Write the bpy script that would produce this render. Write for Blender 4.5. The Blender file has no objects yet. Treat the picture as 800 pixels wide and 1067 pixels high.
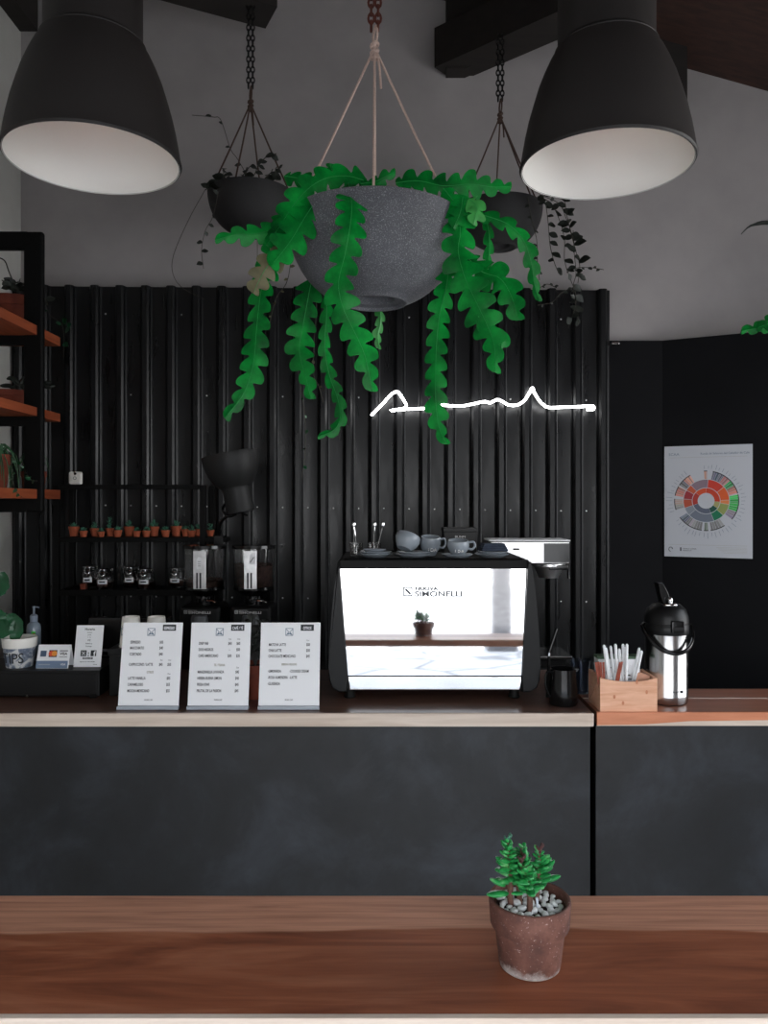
import bpy, bmesh, math, random
from mathutils import Vector, Matrix
random.seed(7)
PI = math.pi
sc = bpy.context.scene
COL = sc.collection
CZ, F, HX, HY = 1.72, 820.0, 400.0, 525.0

def P(px, py, d):
    """world point that lies d metres in front of the lens at a picture position"""
    return Vector(((px - HX) / F * d, d, CZ - (py - HY) / F * d))

# ------------------------------------------------------------------ materials
def s2l(c):
    c = c / 255.0
    return c / 12.92 if c <= 0.04045 else ((c + 0.055) / 1.055) ** 2.4
def rgb(r, g, b): return (s2l(r), s2l(g), s2l(b), 1.0)

def new_mat(name):
    m = bpy.data.materials.new(name); m.use_nodes = True
    nt = m.node_tree
    return m, nt, nt.nodes['Principled BSDF']
def setin(b, **k):
    for n, v in k.items():
        b.inputs[n.replace('_', ' ')].default_value = v
def noise(nt, scale, detail=4, rough=.55, coord='Object', stretch=None, dist=0):
    tc = nt.nodes.new('ShaderNodeTexCoord')
    n = nt.nodes.new('ShaderNodeTexNoise')
    n.inputs['Scale'].default_value = scale; n.inputs['Detail'].default_value = detail
    n.inputs['Roughness'].default_value = rough; n.inputs['Distortion'].default_value = dist
    if stretch:
        mp = nt.nodes.new('ShaderNodeMapping'); mp.inputs['Scale'].default_value = stretch
        nt.links.new(tc.outputs[coord], mp.inputs['Vector']); nt.links.new(mp.outputs['Vector'], n.inputs['Vector'])
    else:
        nt.links.new(tc.outputs[coord], n.inputs['Vector'])
    return n
def ramp(nt, src, stops):
    r = nt.nodes.new('ShaderNodeValToRGB'); e = r.color_ramp.elements
    while len(e) < len(stops): e.new(.5)
    for el, (p, c) in zip(e, stops): el.position = p; el.color = c
    nt.links.new(src, r.inputs['Fac']); return r
def bump(nt, b, src, strength=.2, dist=.01):
    bp = nt.nodes.new('ShaderNodeBump'); bp.inputs['Strength'].default_value = strength
    bp.inputs['Distance'].default_value = dist
    nt.links.new(src, bp.inputs['Height']); nt.links.new(bp.outputs['Normal'], b.inputs['Normal'])
def simple(name, c, rough=.5, metal=0, var=0, scale=12, bmp=0, bscale=None, spec=.5, emit=0, coat=0):
    m, nt, b = new_mat(name)
    setin(b, Base_Color=c, Roughness=rough, Metallic=metal)
    b.inputs['Specular IOR Level'].default_value = spec
    b.inputs['Coat Weight'].default_value = coat
    if var or bmp:
        n = noise(nt, scale)
        if var:
            lo = tuple(x * (1 - var) for x in c[:3]) + (1,); hi = tuple(min(1, x * (1 + var)) for x in c[:3]) + (1,)
            r = ramp(nt, n.outputs['Fac'], [(.3, lo), (.7, hi)])
            nt.links.new(r.outputs['Color'], b.inputs['Base Color'])
        if bmp:
            n2 = noise(nt, bscale or scale * 4)
            bump(nt, b, n2.outputs['Fac'], bmp, .004)
    if emit:
        b.inputs['Emission Color'].default_value = c; b.inputs['Emission Strength'].default_value = emit
    return m
def glass(name, c=(1, 1, 1, 1), rough=.02, ior=1.45):
    m, nt, b = new_mat(name)
    setin(b, Base_Color=c, Roughness=rough, IOR=ior); b.inputs['Transmission Weight'].default_value = 1
    return m
def wood(name, c1, c2, rough=.4, stretch=(1, 14, 14), scale=3, c3=None):
    m, nt, b = new_mat(name)
    n = noise(nt, scale, 6, .6, stretch=stretch, dist=.6)
    st = [(.32, c1), (.68, c2)]
    if c3: st = [(.3, c1), (.5, c2), (.72, c3)]
    r = ramp(nt, n.outputs['Fac'], st)
    nt.links.new(r.outputs['Color'], b.inputs['Base Color']); setin(b, Roughness=rough)
    bump(nt, b, n.outputs['Fac'], .08, .003)
    return m

M = {}
M['black'] = simple('black satin paint', rgb(14, 14, 15), .42, var=.15, spec=.3)
M['blackmatte'] = simple('black matte', rgb(13, 13, 13), .6, spec=.2)
M['blackgloss'] = simple('black gloss plastic', rgb(14, 14, 15), .18)
M['frame'] = simple('black steel frame', rgb(8, 8, 8), .6, var=.1, spec=.15)
M['clad'] = None
M['lampsmall'] = simple('matte black lamp enamel', rgb(34, 34, 34), .5, spec=.3)
M['machineside'] = simple('black machine side', rgb(13, 13, 14), .35, spec=.22)
M['funnelsteel'] = simple('satin funnel steel', (.8, .8, .8, 1), .38, 1)
M['steel'] = simple('polished steel', (.93, .93, .94, 1), .035, 1)
M['brushed'] = simple('brushed steel', (.50, .50, .50, 1), .2, 1)
M['chrome'] = simple('chrome', (.85, .85, .86, 1), .08, 1)
M['white'] = simple('white paper', rgb(240, 241, 244), .6)
M['whiteplastic'] = simple('white plastic', rgb(235, 232, 225), .4)
M['ink'] = simple('dark grey ink', rgb(38, 41, 46), .7)
M['inklight'] = simple('pale ink', rgb(165, 163, 150), .7)
M['inkblue'] = simple('slate blue ink', rgb(112, 130, 148), .7)
M['lettering'] = simple('white lettering', rgb(215, 215, 215), .5)
M['letteringgrey'] = simple('grey metal lettering', rgb(92, 94, 98), .4)
M['slate'] = simple('slate blue ceramic', rgb(140, 148, 156), .25, var=.08)
M['cloth'] = simple('dark blue cloth', rgb(45, 54, 70), .9, var=.2, scale=60, bmp=.4)
M['terra'] = simple('terracotta', rgb(168, 84, 54), .8, var=.2, scale=30)
M['terradark'] = simple('dark terracotta', rgb(122, 56, 38), .8, var=.25, scale=15)
M['soil'] = simple('dark soil', rgb(40, 30, 25), .95, var=.4, scale=60, bmp=.6)
M['succ'] = simple('dusty succulent green', rgb(60, 112, 90), .5, var=.4, scale=60)
M['darkleaf'] = simple('dark leaf', rgb(36, 42, 36), .5, var=.3, scale=40)
M['vinestem'] = simple('vine stem', rgb(58, 56, 48), .7)
M['leafgreen'] = simple('house plant green', rgb(8, 72, 38), .35, var=.35, scale=18)
M['spider'] = simple('spider plant green', rgb(54, 92, 62), .5, var=.4, scale=14)
M['greyleaf'] = simple('grey dried leaf', rgb(58, 60, 58), .6, var=.4, scale=25)
M['ropetan'] = simple('tan cotton rope', rgb(205, 178, 165), .9, var=.15, scale=250, bmp=.5)
M['ropedark'] = simple('dark rope', rgb(78, 60, 52), .9, var=.15, scale=200)
M['rust'] = simple('rusty chain', rgb(96, 50, 38), .7, .4, var=.3, scale=60)
M['chainblack'] = simple('black chain', rgb(16, 15, 15), .5, .5)
M['lampout'] = simple('charcoal lamp enamel', rgb(48, 45, 44), .55, spec=.3, var=.06, scale=4)
M['lampin'] = simple('white lamp lining', rgb(252, 252, 247), .4)
M['glassclear'] = glass('clear glass')
M['glassthin'] = glass('hopper plastic', (.97, .97, .98, 1), .02, 1.45)
M['bean'] = simple('coffee beans', rgb(120, 84, 70), .45, var=.5, scale=70, bmp=.8, bscale=90)
M['acrylic'] = simple('acrylic foot', rgb(170, 178, 188), .2)
M['hopperglint'] = simple('hopper reflection strip', (.75, .75, .76, 1), .3, 1, var=.25, scale=14)
M['acrylicwhite'] = simple('pale plastic', rgb(205, 203, 200), .3)
M['bamboo'] = wood('bamboo', rgb(216, 156, 122), rgb(238, 188, 158), .5, (2, 14, 22), 3)
M['stick'] = simple('brown stir stick', rgb(140, 62, 42), .6, var=.2, scale=50)
M['straw'] = simple('white paper straw sleeve', rgb(236, 238, 240), .6, var=.04, scale=90)
M['napkin'] = simple('kraft napkin', rgb(196, 146, 122), .9, var=.1, scale=80)
M['cartongreen'] = simple('green carton', rgb(70, 96, 72), .6)
M['pebble'] = simple('white pebble', rgb(222, 222, 222), .5, var=.15, scale=45, bmp=.15)
M['gelglass'] = simple('clear sanitizer gel bottle', rgb(120, 132, 145), .12)
M['gelpump'] = simple('grey blue pump', rgb(120, 130, 145), .35)
M['greensticker'] = simple('green sticker', rgb(70, 190, 80), .5)
M['orangesticker'] = simple('orange sticker', rgb(225, 120, 60), .5)
M['cardblue'] = simple('slate blue card', rgb(112, 132, 158), .6)
M['redorange'] = simple('red orange print', rgb(225, 80, 45), .5)
M['yellow'] = simple('yellow orange print', rgb(235, 150, 60), .5)
M['navy'] = simple('navy print', rgb(70, 90, 115), .5)
M['ledgecup'] = glass('smoky blue plastic', (.55, .62, .74, 1), .12, 1.3)
M['screw'] = simple('zinc screw', (.8, .8, .8, 1), .35, 1)
M['bulb'] = simple('warm bulb', rgb(255, 150, 80), .4, emit=.22)
M['neon'] = simple('white neon', (1, 1, 1, 1), .4, emit=6)
M['stone'] = simple('grey stone pillar', rgb(95, 95, 98), .8, var=.2)
M['seam'] = simple('pale joint strip', rgb(178, 160, 152), .4)

def mat_clad():
    m, nt, b = new_mat('black corrugated sheet')
    n = noise(nt, 5, 5, .6, stretch=(2, 2, .45))
    r = ramp(nt, n.outputs['Fac'], [(.3, rgb(10, 10, 12)), (.75, rgb(24, 25, 27))])
    nt.links.new(r.outputs['Color'], b.inputs['Base Color'])
    n2 = noise(nt, 7, 4, .6, stretch=(3, 3, .5))
    r2 = ramp(nt, n2.outputs['Fac'], [(.3, (.24, .24, .24, 1)), (.7, (.42, .42, .42, 1))])
    nt.links.new(r2.outputs['Color'], b.inputs['Roughness'])
    n3 = noise(nt, 30, 2); bump(nt, b, n3.outputs['Fac'], .05, .003); b.inputs['Specular IOR Level'].default_value = .34
    return m
M['clad'] = mat_clad()

def mat_plaster(name, c, var=.12):
    m, nt, b = new_mat(name)
    n = noise(nt, 1.6, 5, .6)
    lo = tuple(x * (1 - var) for x in c[:3]) + (1,); hi = tuple(x * (1 + var) for x in c[:3]) + (1,)
    r = ramp(nt, n.outputs['Fac'], [(.3, lo), (.7, hi)])
    nt.links.new(r.outputs['Color'], b.inputs['Base Color']); setin(b, Roughness=.9)
    n2 = noise(nt, 40, 3); bump(nt, b, n2.outputs['Fac'], .08, .004)
    return m
M['plaster'] = mat_plaster('grey plaster', rgb(166, 161, 160))
M['plasterlight'] = mat_plaster('light grey plaster', rgb(196, 195, 190))
M['partition'] = simple('black painted panel', rgb(24, 24, 26), .85, var=.12, scale=3, spec=.08)

def mat_frontpanel():
    m, nt, b = new_mat('blackened steel counter front')
    n = noise(nt, 3.2, 8, .62, dist=.4)
    r = ramp(nt, n.outputs['Fac'], [(.28, rgb(9, 9, 11)), (.5, rgb(22, 24, 28)), (.72, rgb(46, 50, 57))])
    nt.links.new(r.outputs['Color'], b.inputs['Base Color'])
    n2 = noise(nt, 9, 6, .7)
    r2 = ramp(nt, n2.outputs['Fac'], [(.3, (.42, .42, .42, 1)), (.7, (.62, .62, .62, 1))])
    nt.links.new(r2.outputs['Color'], b.inputs['Roughness'])
    n3 = noise(nt, 26, 5, .7); bump(nt, b, n3.outputs['Fac'], .12, .003)
    return m
M['front'] = mat_frontpanel()

def mat_bar():
    m, nt, b = new_mat('two tone bar timber')
    tc = nt.nodes.new('ShaderNodeTexCoord')
    sep = nt.nodes.new('ShaderNodeSeparateXYZ'); nt.links.new(tc.outputs['Object'], sep.inputs['Vector'])
    big = noise(nt, 1.5, 2, .5, stretch=(1.3, .25, 1))
    fine = noise(nt, 4, 7, .65, stretch=(.9, 22, 1), dist=.5)
    med = noise(nt, 2.2, 4, .6, stretch=(.8, 6, 1), dist=1.2)
    ma = nt.nodes.new('ShaderNodeMath'); ma.operation = 'MULTIPLY_ADD'     # y + 0.16*noise
    nt.links.new(big.outputs['Fac'], ma.inputs[0]); ma.inputs[1].default_value = .09
    nt.links.new(sep.outputs['Y'], ma.inputs[2])
    mr = nt.nodes.new('ShaderNodeMapRange'); mr.inputs['From Min'].default_value = .268; mr.inputs['From Max'].default_value = .274
    nt.links.new(ma.outputs[0], mr.inputs['Value'])
    heart = ramp(nt, med.outputs['Fac'], [(.3, rgb(110, 60, 42)), (.5, rgb(148, 87, 61)), (.72, rgb(176, 114, 86))])
    sap = ramp(nt, fine.outputs['Fac'], [(.3, rgb(172, 120, 97)), (.7, rgb(202, 148, 122))])
    mx = nt.nodes.new('ShaderNodeMix'); mx.data_type = 'RGBA'
    nt.links.new(mr.outputs['Result'], mx.inputs['Factor'])
    nt.links.new(heart.outputs['Color'], mx.inputs['A']); nt.links.new(sap.outputs['Color'], mx.inputs['B'])
    mul = nt.nodes.new('ShaderNodeMix'); mul.data_type = 'RGBA'; mul.blend_type = 'MULTIPLY'; mul.inputs['Factor'].default_value = .45
    fr = ramp(nt, fine.outputs['Fac'], [(.3, (.6, .6, .6, 1)), (.6, (1, 1, 1, 1))])
    nt.links.new(mx.outputs['Result'], mul.inputs['A']); nt.links.new(fr.outputs['Color'], mul.inputs['B'])
    nt.links.new(mul.outputs['Result'], b.inputs['Base Color'])
    setin(b, Roughness=.42); b.inputs['Specular IOR Level'].default_value = .22; bump(nt, b, fine.outputs['Fac'], .06, .002)
    return m
M['bar'] = mat_bar()
M['paleedge'] = wood('pale timber edge', rgb(196, 176, 160), rgb(222, 206, 192), .6, (1, 8, 20), 2)
M['orangeedge'] = wood('orange timber edge', rgb(190, 116, 82), rgb(216, 142, 106), .5, (1, 8, 16), 2)
M['topdark'] = wood('dark varnished counter timber', rgb(84, 60, 52), rgb(116, 86, 74), .28, (1, 14, 1), 2)
M['topbrown'] = wood('brown varnished counter timber', rgb(128, 82, 64), rgb(158, 104, 84), .28, (1, 14, 1), 2)
M['plank'] = wood('orange brown shelf timber', rgb(140, 66, 38), rgb(186, 96, 58), .55, (12, 1, 12), 2)
M['ceil'] = wood('dark ceiling boards', rgb(44, 28, 23), rgb(66, 42, 34), .7, (.6, 14, 14), 2)
M['beam'] = wood('dark beam timber', rgb(24, 20, 18), rgb(36, 30, 27), .8, (1, 8, 8), 2)

def mat_concrete(name, c, speck):
    m, nt, b = new_mat(name)
    n = noise(nt, 7, 5, .6); n2 = noise(nt, 420, 2, .5)
    r = ramp(nt, n.outputs['Fac'], [(.3, tuple(x * .72 for x in c[:3]) + (1,)), (.7, tuple(x * 1.25 for x in c[:3]) + (1,))])
    r2 = ramp(nt, n2.outputs['Fac'], [(.55, (0, 0, 0, 1)), (.72, (speck, speck, speck, 1))])
    mx = nt.nodes.new('ShaderNodeMix'); mx.data_type = 'RGBA'; mx.blend_type = 'ADD'; mx.inputs['Factor'].default_value = 1
    nt.links.new(r.outputs['Color'], mx.inputs['A']); nt.links.new(r2.outputs['Color'], mx.inputs['B'])
    nt.links.new(mx.outputs['Result'], b.inputs['Base Color']); setin(b, Roughness=.7)
    bump(nt, b, n2.outputs['Fac'], .25, .002)
    return m
M['concrete'] = mat_concrete('speckled charcoal concrete', rgb(84, 85, 90), .2)
M['concretedark'] = mat_concrete('charcoal concrete', rgb(34, 33, 34), .02)

def mat_fish():
    m, nt, b = new_mat('fishbone leaf green')
    n = noise(nt, 14, 4, .6)
    r = ramp(nt, n.outputs['Fac'], [(.28, rgb(0, 70, 26)), (.5, rgb(2, 116, 42)), (.74, rgb(14, 158, 60))])
    nt.links.new(r.outputs['Color'], b.inputs['Base Color']); setin(b, Roughness=.4); b.inputs['Specular IOR Level'].default_value = .2
    return m
M['fish'] = mat_fish()
M['fishrib'] = simple('leaf midrib green', rgb(34, 140, 66), .5)
M['fishbrown'] = simple('browning leaf', rgb(96, 92, 66), .5, var=.4, scale=25)
M['fishlight'] = simple('fresh leaf green', rgb(60, 150, 70), .4, var=.3, scale=25)

def mat_jade():
    m, nt, b = new_mat('jade leaf')
    n = noise(nt, 60, 3)
    r = ramp(nt, n.outputs['Fac'], [(.3, rgb(22, 96, 50)), (.55, rgb(40, 140, 70)), (.78, rgb(120, 186, 120))])
    nt.links.new(r.outputs['Color'], b.inputs['Base Color']); setin(b, Roughness=.3)
    return m
M['jade'] = mat_jade()
M['jadestem'] = simple('succulent stem', rgb(92, 62, 50), .8, var=.4, scale=120)
M['jadebud'] = simple('dark red bud', rgb(66, 32, 32), .6, var=.3, scale=90)

def mat_agedpot():
    m, nt, b = new_mat('weathered terracotta')
    n = noise(nt, 22, 6, .65)
    r = ramp(nt, n.outputs['Fac'], [(.28, rgb(58, 36, 31)), (.5, rgb(92, 56, 46)), (.75, rgb(122, 82, 70))])
    tc = nt.nodes.new('ShaderNodeTexCoord'); sep = nt.nodes.new('ShaderNodeSeparateXYZ')
    nt.links.new(tc.outputs['Object'], sep.inputs['Vector'])
    n2 = noise(nt, 30, 5, .7)
    ma = nt.nodes.new('ShaderNodeMath'); ma.operation = 'MULTIPLY_ADD'; ma.inputs[1].default_value = .06
    nt.links.new(n2.outputs['Fac'], ma.inputs[0]); nt.links.new(sep.outputs['Z'], ma.inputs[2])
    mr = nt.nodes.new('ShaderNodeMapRange'); mr.inputs['From Min'].default_value = .044; mr.inputs['From Max'].default_value = .026
    nt.links.new(ma.outputs[0], mr.inputs['Value'])
    mx = nt.nodes.new('ShaderNodeMix'); mx.data_type = 'RGBA'
    nt.links.new(mr.outputs['Result'], mx.inputs['Factor'])
    nt.links.new(r.outputs['Color'], mx.inputs['A']); mx.inputs['B'].default_value = rgb(176, 168, 164)
    n4 = noise(nt, 260, 2)
    r4 = ramp(nt, n4.outputs['Fac'], [(.66, (0, 0, 0, 1)), (.74, (.22, .2, .2, 1))])
    ad = nt.nodes.new('ShaderNodeMix'); ad.data_type = 'RGBA'; ad.blend_type = 'ADD'; ad.inputs['Factor'].default_value = 1
    nt.links.new(mx.outputs['Result'], ad.inputs['A']); nt.links.new(r4.outputs['Color'], ad.inputs['B'])
    nt.links.new(ad.outputs['Result'], b.inputs['Base Color']); setin(b, Roughness=.75)
    bump(nt, b, n.outputs['Fac'], .25, .003)
    return m
M['agedpot'] = mat_agedpot()

def mat_pavers():
    m, nt, b = new_mat('pale flagstone paving')
    tc = nt.nodes.new('ShaderNodeTexCoord')
    v = nt.nodes.new('ShaderNodeTexVoronoi'); v.feature = 'DISTANCE_TO_EDGE'; v.inputs['Scale'].default_value = 1.5
    mp = nt.nodes.new('ShaderNodeMapping'); mp.inputs['Scale'].default_value = (.8, 1.3, 1)
    nt.links.new(tc.outputs['Object'], mp.inputs['Vector']); nt.links.new(mp.outputs['Vector'], v.inputs['Vector'])
    r = ramp(nt, v.outputs['Distance'], [(.015, rgb(110, 110, 110)), (.05, rgb(168, 167, 167))])
    nt.links.new(r.outputs['Color'], b.inputs['Base Color']); setin(b, Roughness=.8)
    return m
M['pavers'] = mat_pavers()
M['floor'] = simple('grey screed floor', rgb(176, 175, 172), .5, var=.12, scale=2)

def mat_bucket():
    m, nt, b = new_mat('grey painted bucket pattern')
    n = noise(nt, 26, 3, .6, dist=1.5)
    r = ramp(nt, n.outputs['Fac'], [(.4, rgb(96, 106, 124)), (.5, rgb(128, 138, 152)), (.56, rgb(205, 205, 205))])
    nt.links.new(r.outputs['Color'], b.inputs['Base Color']); setin(b, Roughness=.6)
    return m
M['bucket'] = mat_bucket()

# ------------------------------------------------------------------ geometry
class MB:
    def __init__(s): s.bm = bmesh.new(); s.bev = False
    def add(s, verts, faces, mtx=None):
        vs = [s.bm.verts.new(mtx @ Vector(v) if mtx else v) for v in verts]
        for f in faces:
            try: s.bm.faces.new([vs[i] for i in f])
            except ValueError: pass
        return s
    def box(s, x0, x1, y0, y1, z0, z1, bev=0, seg=2, mtx=None):
        t = bmesh.new()
        vs = [t.verts.new(v) for v in ((x0,y0,z0),(x1,y0,z0),(x1,y1,z0),(x0,y1,z0),(x0,y0,z1),(x1,y0,z1),(x1,y1,z1),(x0,y1,z1))]
        for f in ((3,2,1,0),(4,5,6,7),(0,1,5,4),(1,2,6,5),(2,3,7,6),(3,0,4,7)): t.faces.new([vs[i] for i in f])
        if bev: s.bev = True; bmesh.ops.bevel(t, geom=list(t.edges), offset=bev, segments=seg, affect='EDGES', profile=.5)
        return s._merge(t, mtx)
    def _merge(s, t, mtx=None):
        if mtx: bmesh.ops.transform(t, matrix=mtx, verts=t.verts)
        mp = {v: s.bm.verts.new(v.co) for v in t.verts}
        for f in t.faces:
            try: s.bm.faces.new([mp[v] for v in f.verts])
            except ValueError: pass
        t.free(); return s
    def lathe(s, prof, seg=32, mtx=None):
        verts, faces, rows = [], [], []
        for r, z in prof:
            if r < 1e-6: rows.append([len(verts)]); verts.append((0, 0, z))
            else:
                rows.append(list(range(len(verts), len(verts) + seg)))
                verts += [(r * math.cos(2*PI*i/seg), r * math.sin(2*PI*i/seg), z) for i in range(seg)]
        for a, b in zip(rows, rows[1:]):
            for i in range(seg):
                j = (i + 1) % seg
                if len(a) == 1 and len(b) == 1: continue
                if len(a) == 1: faces.append((a[0], b[j], b[i]))
                elif len(b) == 1: faces.append((a[i], a[j], b[0]))
                else: faces.append((a[i], a[j], b[j], b[i]))
        return s.add(verts, faces, mtx)
    def tube(s, pts, r, seg=8, closed=False, mtx=None, flat=1.0):
        pts = [Vector(p) for p in pts]; n = len(pts)
        rs = r if isinstance(r, (list, tuple)) else [r] * n
        verts, faces = [], []; up = None
        for i, p in enumerate(pts):
            if closed: t = pts[(i+1) % n] - pts[i-1]
            else: t = pts[min(i+1, n-1)] - pts[max(i-1, 0)]
            t = t.normalized() if t.length > 1e-9 else Vector((0, 0, 1))
            if up is None: up = Vector((0, 1, 0)) if abs(t.y) < .9 else Vector((1, 0, 0))
            a = up - t * up.dot(t)
            a = a.normalized() if a.length > 1e-6 else t.orthogonal().normalized()
            up = a; b = t.cross(a)
            verts += [p + (a * math.cos(2*PI*k/seg) * flat + b * math.sin(2*PI*k/seg)) * rs[i] for k in range(seg)]
        m = n if closed else n - 1
        for i in range(m):
            for k in range(seg):
                a0, a1 = i*seg + k, i*seg + (k+1) % seg; j = (i+1) % n
                faces.append((a0, a1, j*seg + (k+1) % seg, j*seg + k))
        if not closed:
            faces.append(tuple(reversed(range(seg)))); faces.append(tuple(range((n-1)*seg, n*seg)))
        return s.add(verts, faces, mtx)
    def ell(s, c, rad, rot=None, seg=12, rings=8):
        mt = Matrix.Translation(c) @ (rot.to_matrix().to_4x4() if rot else Matrix()) @ Matrix.Diagonal((*rad, 1))
        return s.lathe([(math.sin(PI*i/rings), -math.cos(PI*i/rings)) for i in range(rings + 1)], seg, mt)
    def prism(s, poly, y0, y1, mtx=None, bev=0):
        """polygon in x,z extruded along y"""
        t = bmesh.new(); n = len(poly)
        a = [t.verts.new((x, y0, z)) for x, z in poly]; b = [t.verts.new((x, y1, z)) for x, z in poly]
        t.faces.new(a); t.faces.new(list(reversed(b)))
        for i in range(n): t.faces.new((a[i], b[i], b[(i+1) % n], a[(i+1) % n]))
        if bev:
            s.bev = True
            ed = [e for e in t.edges if abs(e.verts[0].co.y - e.verts[1].co.y) < 1e-9]
            bmesh.ops.bevel(t, geom=ed, offset=bev, segments=2, affect='EDGES', profile=.5)
        return s._merge(t, mtx)
    def build(s, name, mat, parent=None, angle=40, smooth=True):
        bmesh.ops.recalc_face_normals(s.bm, faces=s.bm.faces)
        me = bpy.data.meshes.new(name); s.bm.to_mesh(me); s.bm.free()
        me.materials.append(mat)
        if smooth:
            me.polygons.foreach_set('use_smooth', [True] * len(me.polygons))
            me.set_sharp_from_angle(angle=math.radians(angle))
        o = bpy.data.objects.new(name, me); COL.objects.link(o)
        if s.bev and smooth:
            w_ = o.modifiers.new('weighted', 'WEIGHTED_NORMAL'); w_.keep_sharp = True; w_.weight = 100
        if parent: o.parent = parent
        return o

def tag(o, label=None, cat=None, group=None, kind=None):
    if label: o['label'] = label
    if cat: o['category'] = cat
    if group: o['group'] = group
    if kind: o['kind'] = kind
    return o
def thing(name, label, cat, loc=(0, 0, 0), rot=(0, 0, 0), group=None):
    o = bpy.data.objects.new(name, None); COL.objects.link(o)
    o.location = loc; o.rotation_euler = rot; o.empty_display_size = .05
    return tag(o, label, cat, group)
def struct(name, mb, mat, **k): return tag(mb.build(name, mat, **k), kind='structure')
def dup(o, loc, rot=None, label=None, scale=None):
    kids = {}
    for x in COL.objects:
        if x.parent: kids.setdefault(x.parent, []).append(x)
    def rec(a, par):
        c = a.copy(); COL.objects.link(c)
        if par: c.parent = par
        for k in kids.get(a, []): rec(k, c)
        return c
    c = rec(o, None); c.location = loc
    if rot is not None: c.rotation_euler = rot
    if label: c['label'] = label
    if scale: c.scale = (scale,) * 3
    return c

FACE = Matrix.Rotation(PI/2, 4, 'X')              # lettering upright, facing -y
def text(parent, name, s, size, mat, x, z, y, sx=1.0, align='LEFT', mtx=None, bold=0, ext=.0003):
    cu = bpy.data.curves.new('t', 'FONT'); cu.body = s; cu.size = size; cu.align_x = align
    cu.extrude = ext; cu.offset = bold; cu.resolution_u = 3
    ob = bpy.data.objects.new('t', cu)
    me = bpy.data.meshes.new_from_object(ob)
    me.transform(Matrix.Translation((x, y, z)) @ FACE @ Matrix.Diagonal((sx, 1, 1, 1)))
    if mtx: me.transform(mtx)
    me.name = name
    bpy.data.objects.remove(ob); bpy.data.curves.remove(cu)
    me.materials.clear(); me.materials.append(mat)
    o = bpy.data.objects.new(name, me); COL.objects.link(o); o.parent = parent
    return o

def smoothpath(pts, n):
    """Catmull-Rom through pts, n samples"""
    pts = [Vector(p) for p in pts]
    if len(pts) == 2: return [pts[0].lerp(pts[1], i/(n-1)) for i in range(n)]
    ext = [pts[0]*2 - pts[1]] + pts + [pts[-1]*2 - pts[-2]]
    L = [0]
    for a, b in zip(pts, pts[1:]): L.append(L[-1] + (b-a).length)
    out = []
    for i in range(n):
        s = L[-1] * i/(n-1); k = 0
        while k < len(pts)-2 and s > L[k+1]: k += 1
        t = (s - L[k]) / max(1e-9, L[k+1]-L[k])
        p0, p1, p2, p3 = ext[k:k+4]
        out.append(.5*((2*p1) + (p2-p0)*t + (2*p0-5*p1+4*p2-p3)*t*t + (3*p1-p0-3*p2+p3)*t*t*t))
    return out

# ------------------------------------------------------------------ setting
XL, XR, YB, YF = -2.03, 3.2, 4.40, -.75
WY0, WY1, WT = .6, 3.3, 2.9
FX0, FX1 = -1.05, 1.95
struct('floor', MB().box(XL-.1, XR+.1, YF, YB+.1, -.1, 0), M['floor'])
struct('ground', MB().box(-30, 30, -60, YF, -.12, -.001), M['pavers'])
struct('wall_back', MB().box(XL-.1, XR+.1, YB, YB+.1, 0, 5.4), M['plaster'])
struct('wall_left', MB().box(XL-.1, XL, YF, YB, 0, 5.4), M['plasterlight'])
struct('wall_right', MB().box(XR, XR+.1, YF, YB, 0, .9).box(XR, XR+.1, YF, YB, WT, 5.4).box(XR, XR+.1, YF, WY0, .9, WT).box(XR, XR+.1, WY1, YB, .9, WT), M['plaster'])
struct('unseen_wall_front', MB().box(XL-.1, XR+.1, YF-.1, YF, 2.35, 5.4).box(XL-.1, FX0, YF-.1, YF, 0, 2.35).box(FX1, XR+.1, YF-.1, YF, 0, 2.35), M['plaster'])  # unseen front wall; header and opening shaped to hold back the daylight
def ceil_z(x): return 4.15 + .28*(1.706 - x)
struct('ceiling', MB().prism([(XL-.1, ceil_z(XL-.1)), (XR+.1, ceil_z(XR+.1)), (XR+.1, ceil_z(XR+.1)+.12), (XL-.1, ceil_z(XL-.1)+.12)], YF-.1, YB+.1), M['ceil'])
def beam(name, a, b, w, z0, z1):
    a, b = Vector((*a, 0)), Vector((*b, 0)); t = (b-a).normalized(); n = Vector((-t.y, t.x, 0)) * w/2
    q = [a-n, b-n, b+n, a+n]
    v = [(p.x, p.y, z0) for p in q] + [(p.x, p.y, z1) for p in q]
    struct(name, MB().add(v, [(3,2,1,0),(4,5,6,7),(0,1,5,4),(1,2,6,5),(2,3,7,6),(3,0,4,7)]), M['beam'])
beam('trim_1', (.345, 4.395), (1.40, 3.485), .21, 4.113, 4.33)
beam('trim_2', (-.58, 4.05), (-1.75, 3.49), .20, 4.22, 4.5)
beam('trim_3', (-1.98, 4.39), (-1.98, .6), .10, 4.355, 4.62)
struct('trim_4', MB().prism([(.345, 4.10), (.45, 4.10), (1.05, 4.36), (1.05, 4.8), (.345, 4.9)], 4.30, 4.399), M['beam'])
struct('trim_5', MB().box(1.36, 1.626, 4.22, 4.399, 3.80, 4.3), M['beam'])

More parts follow.
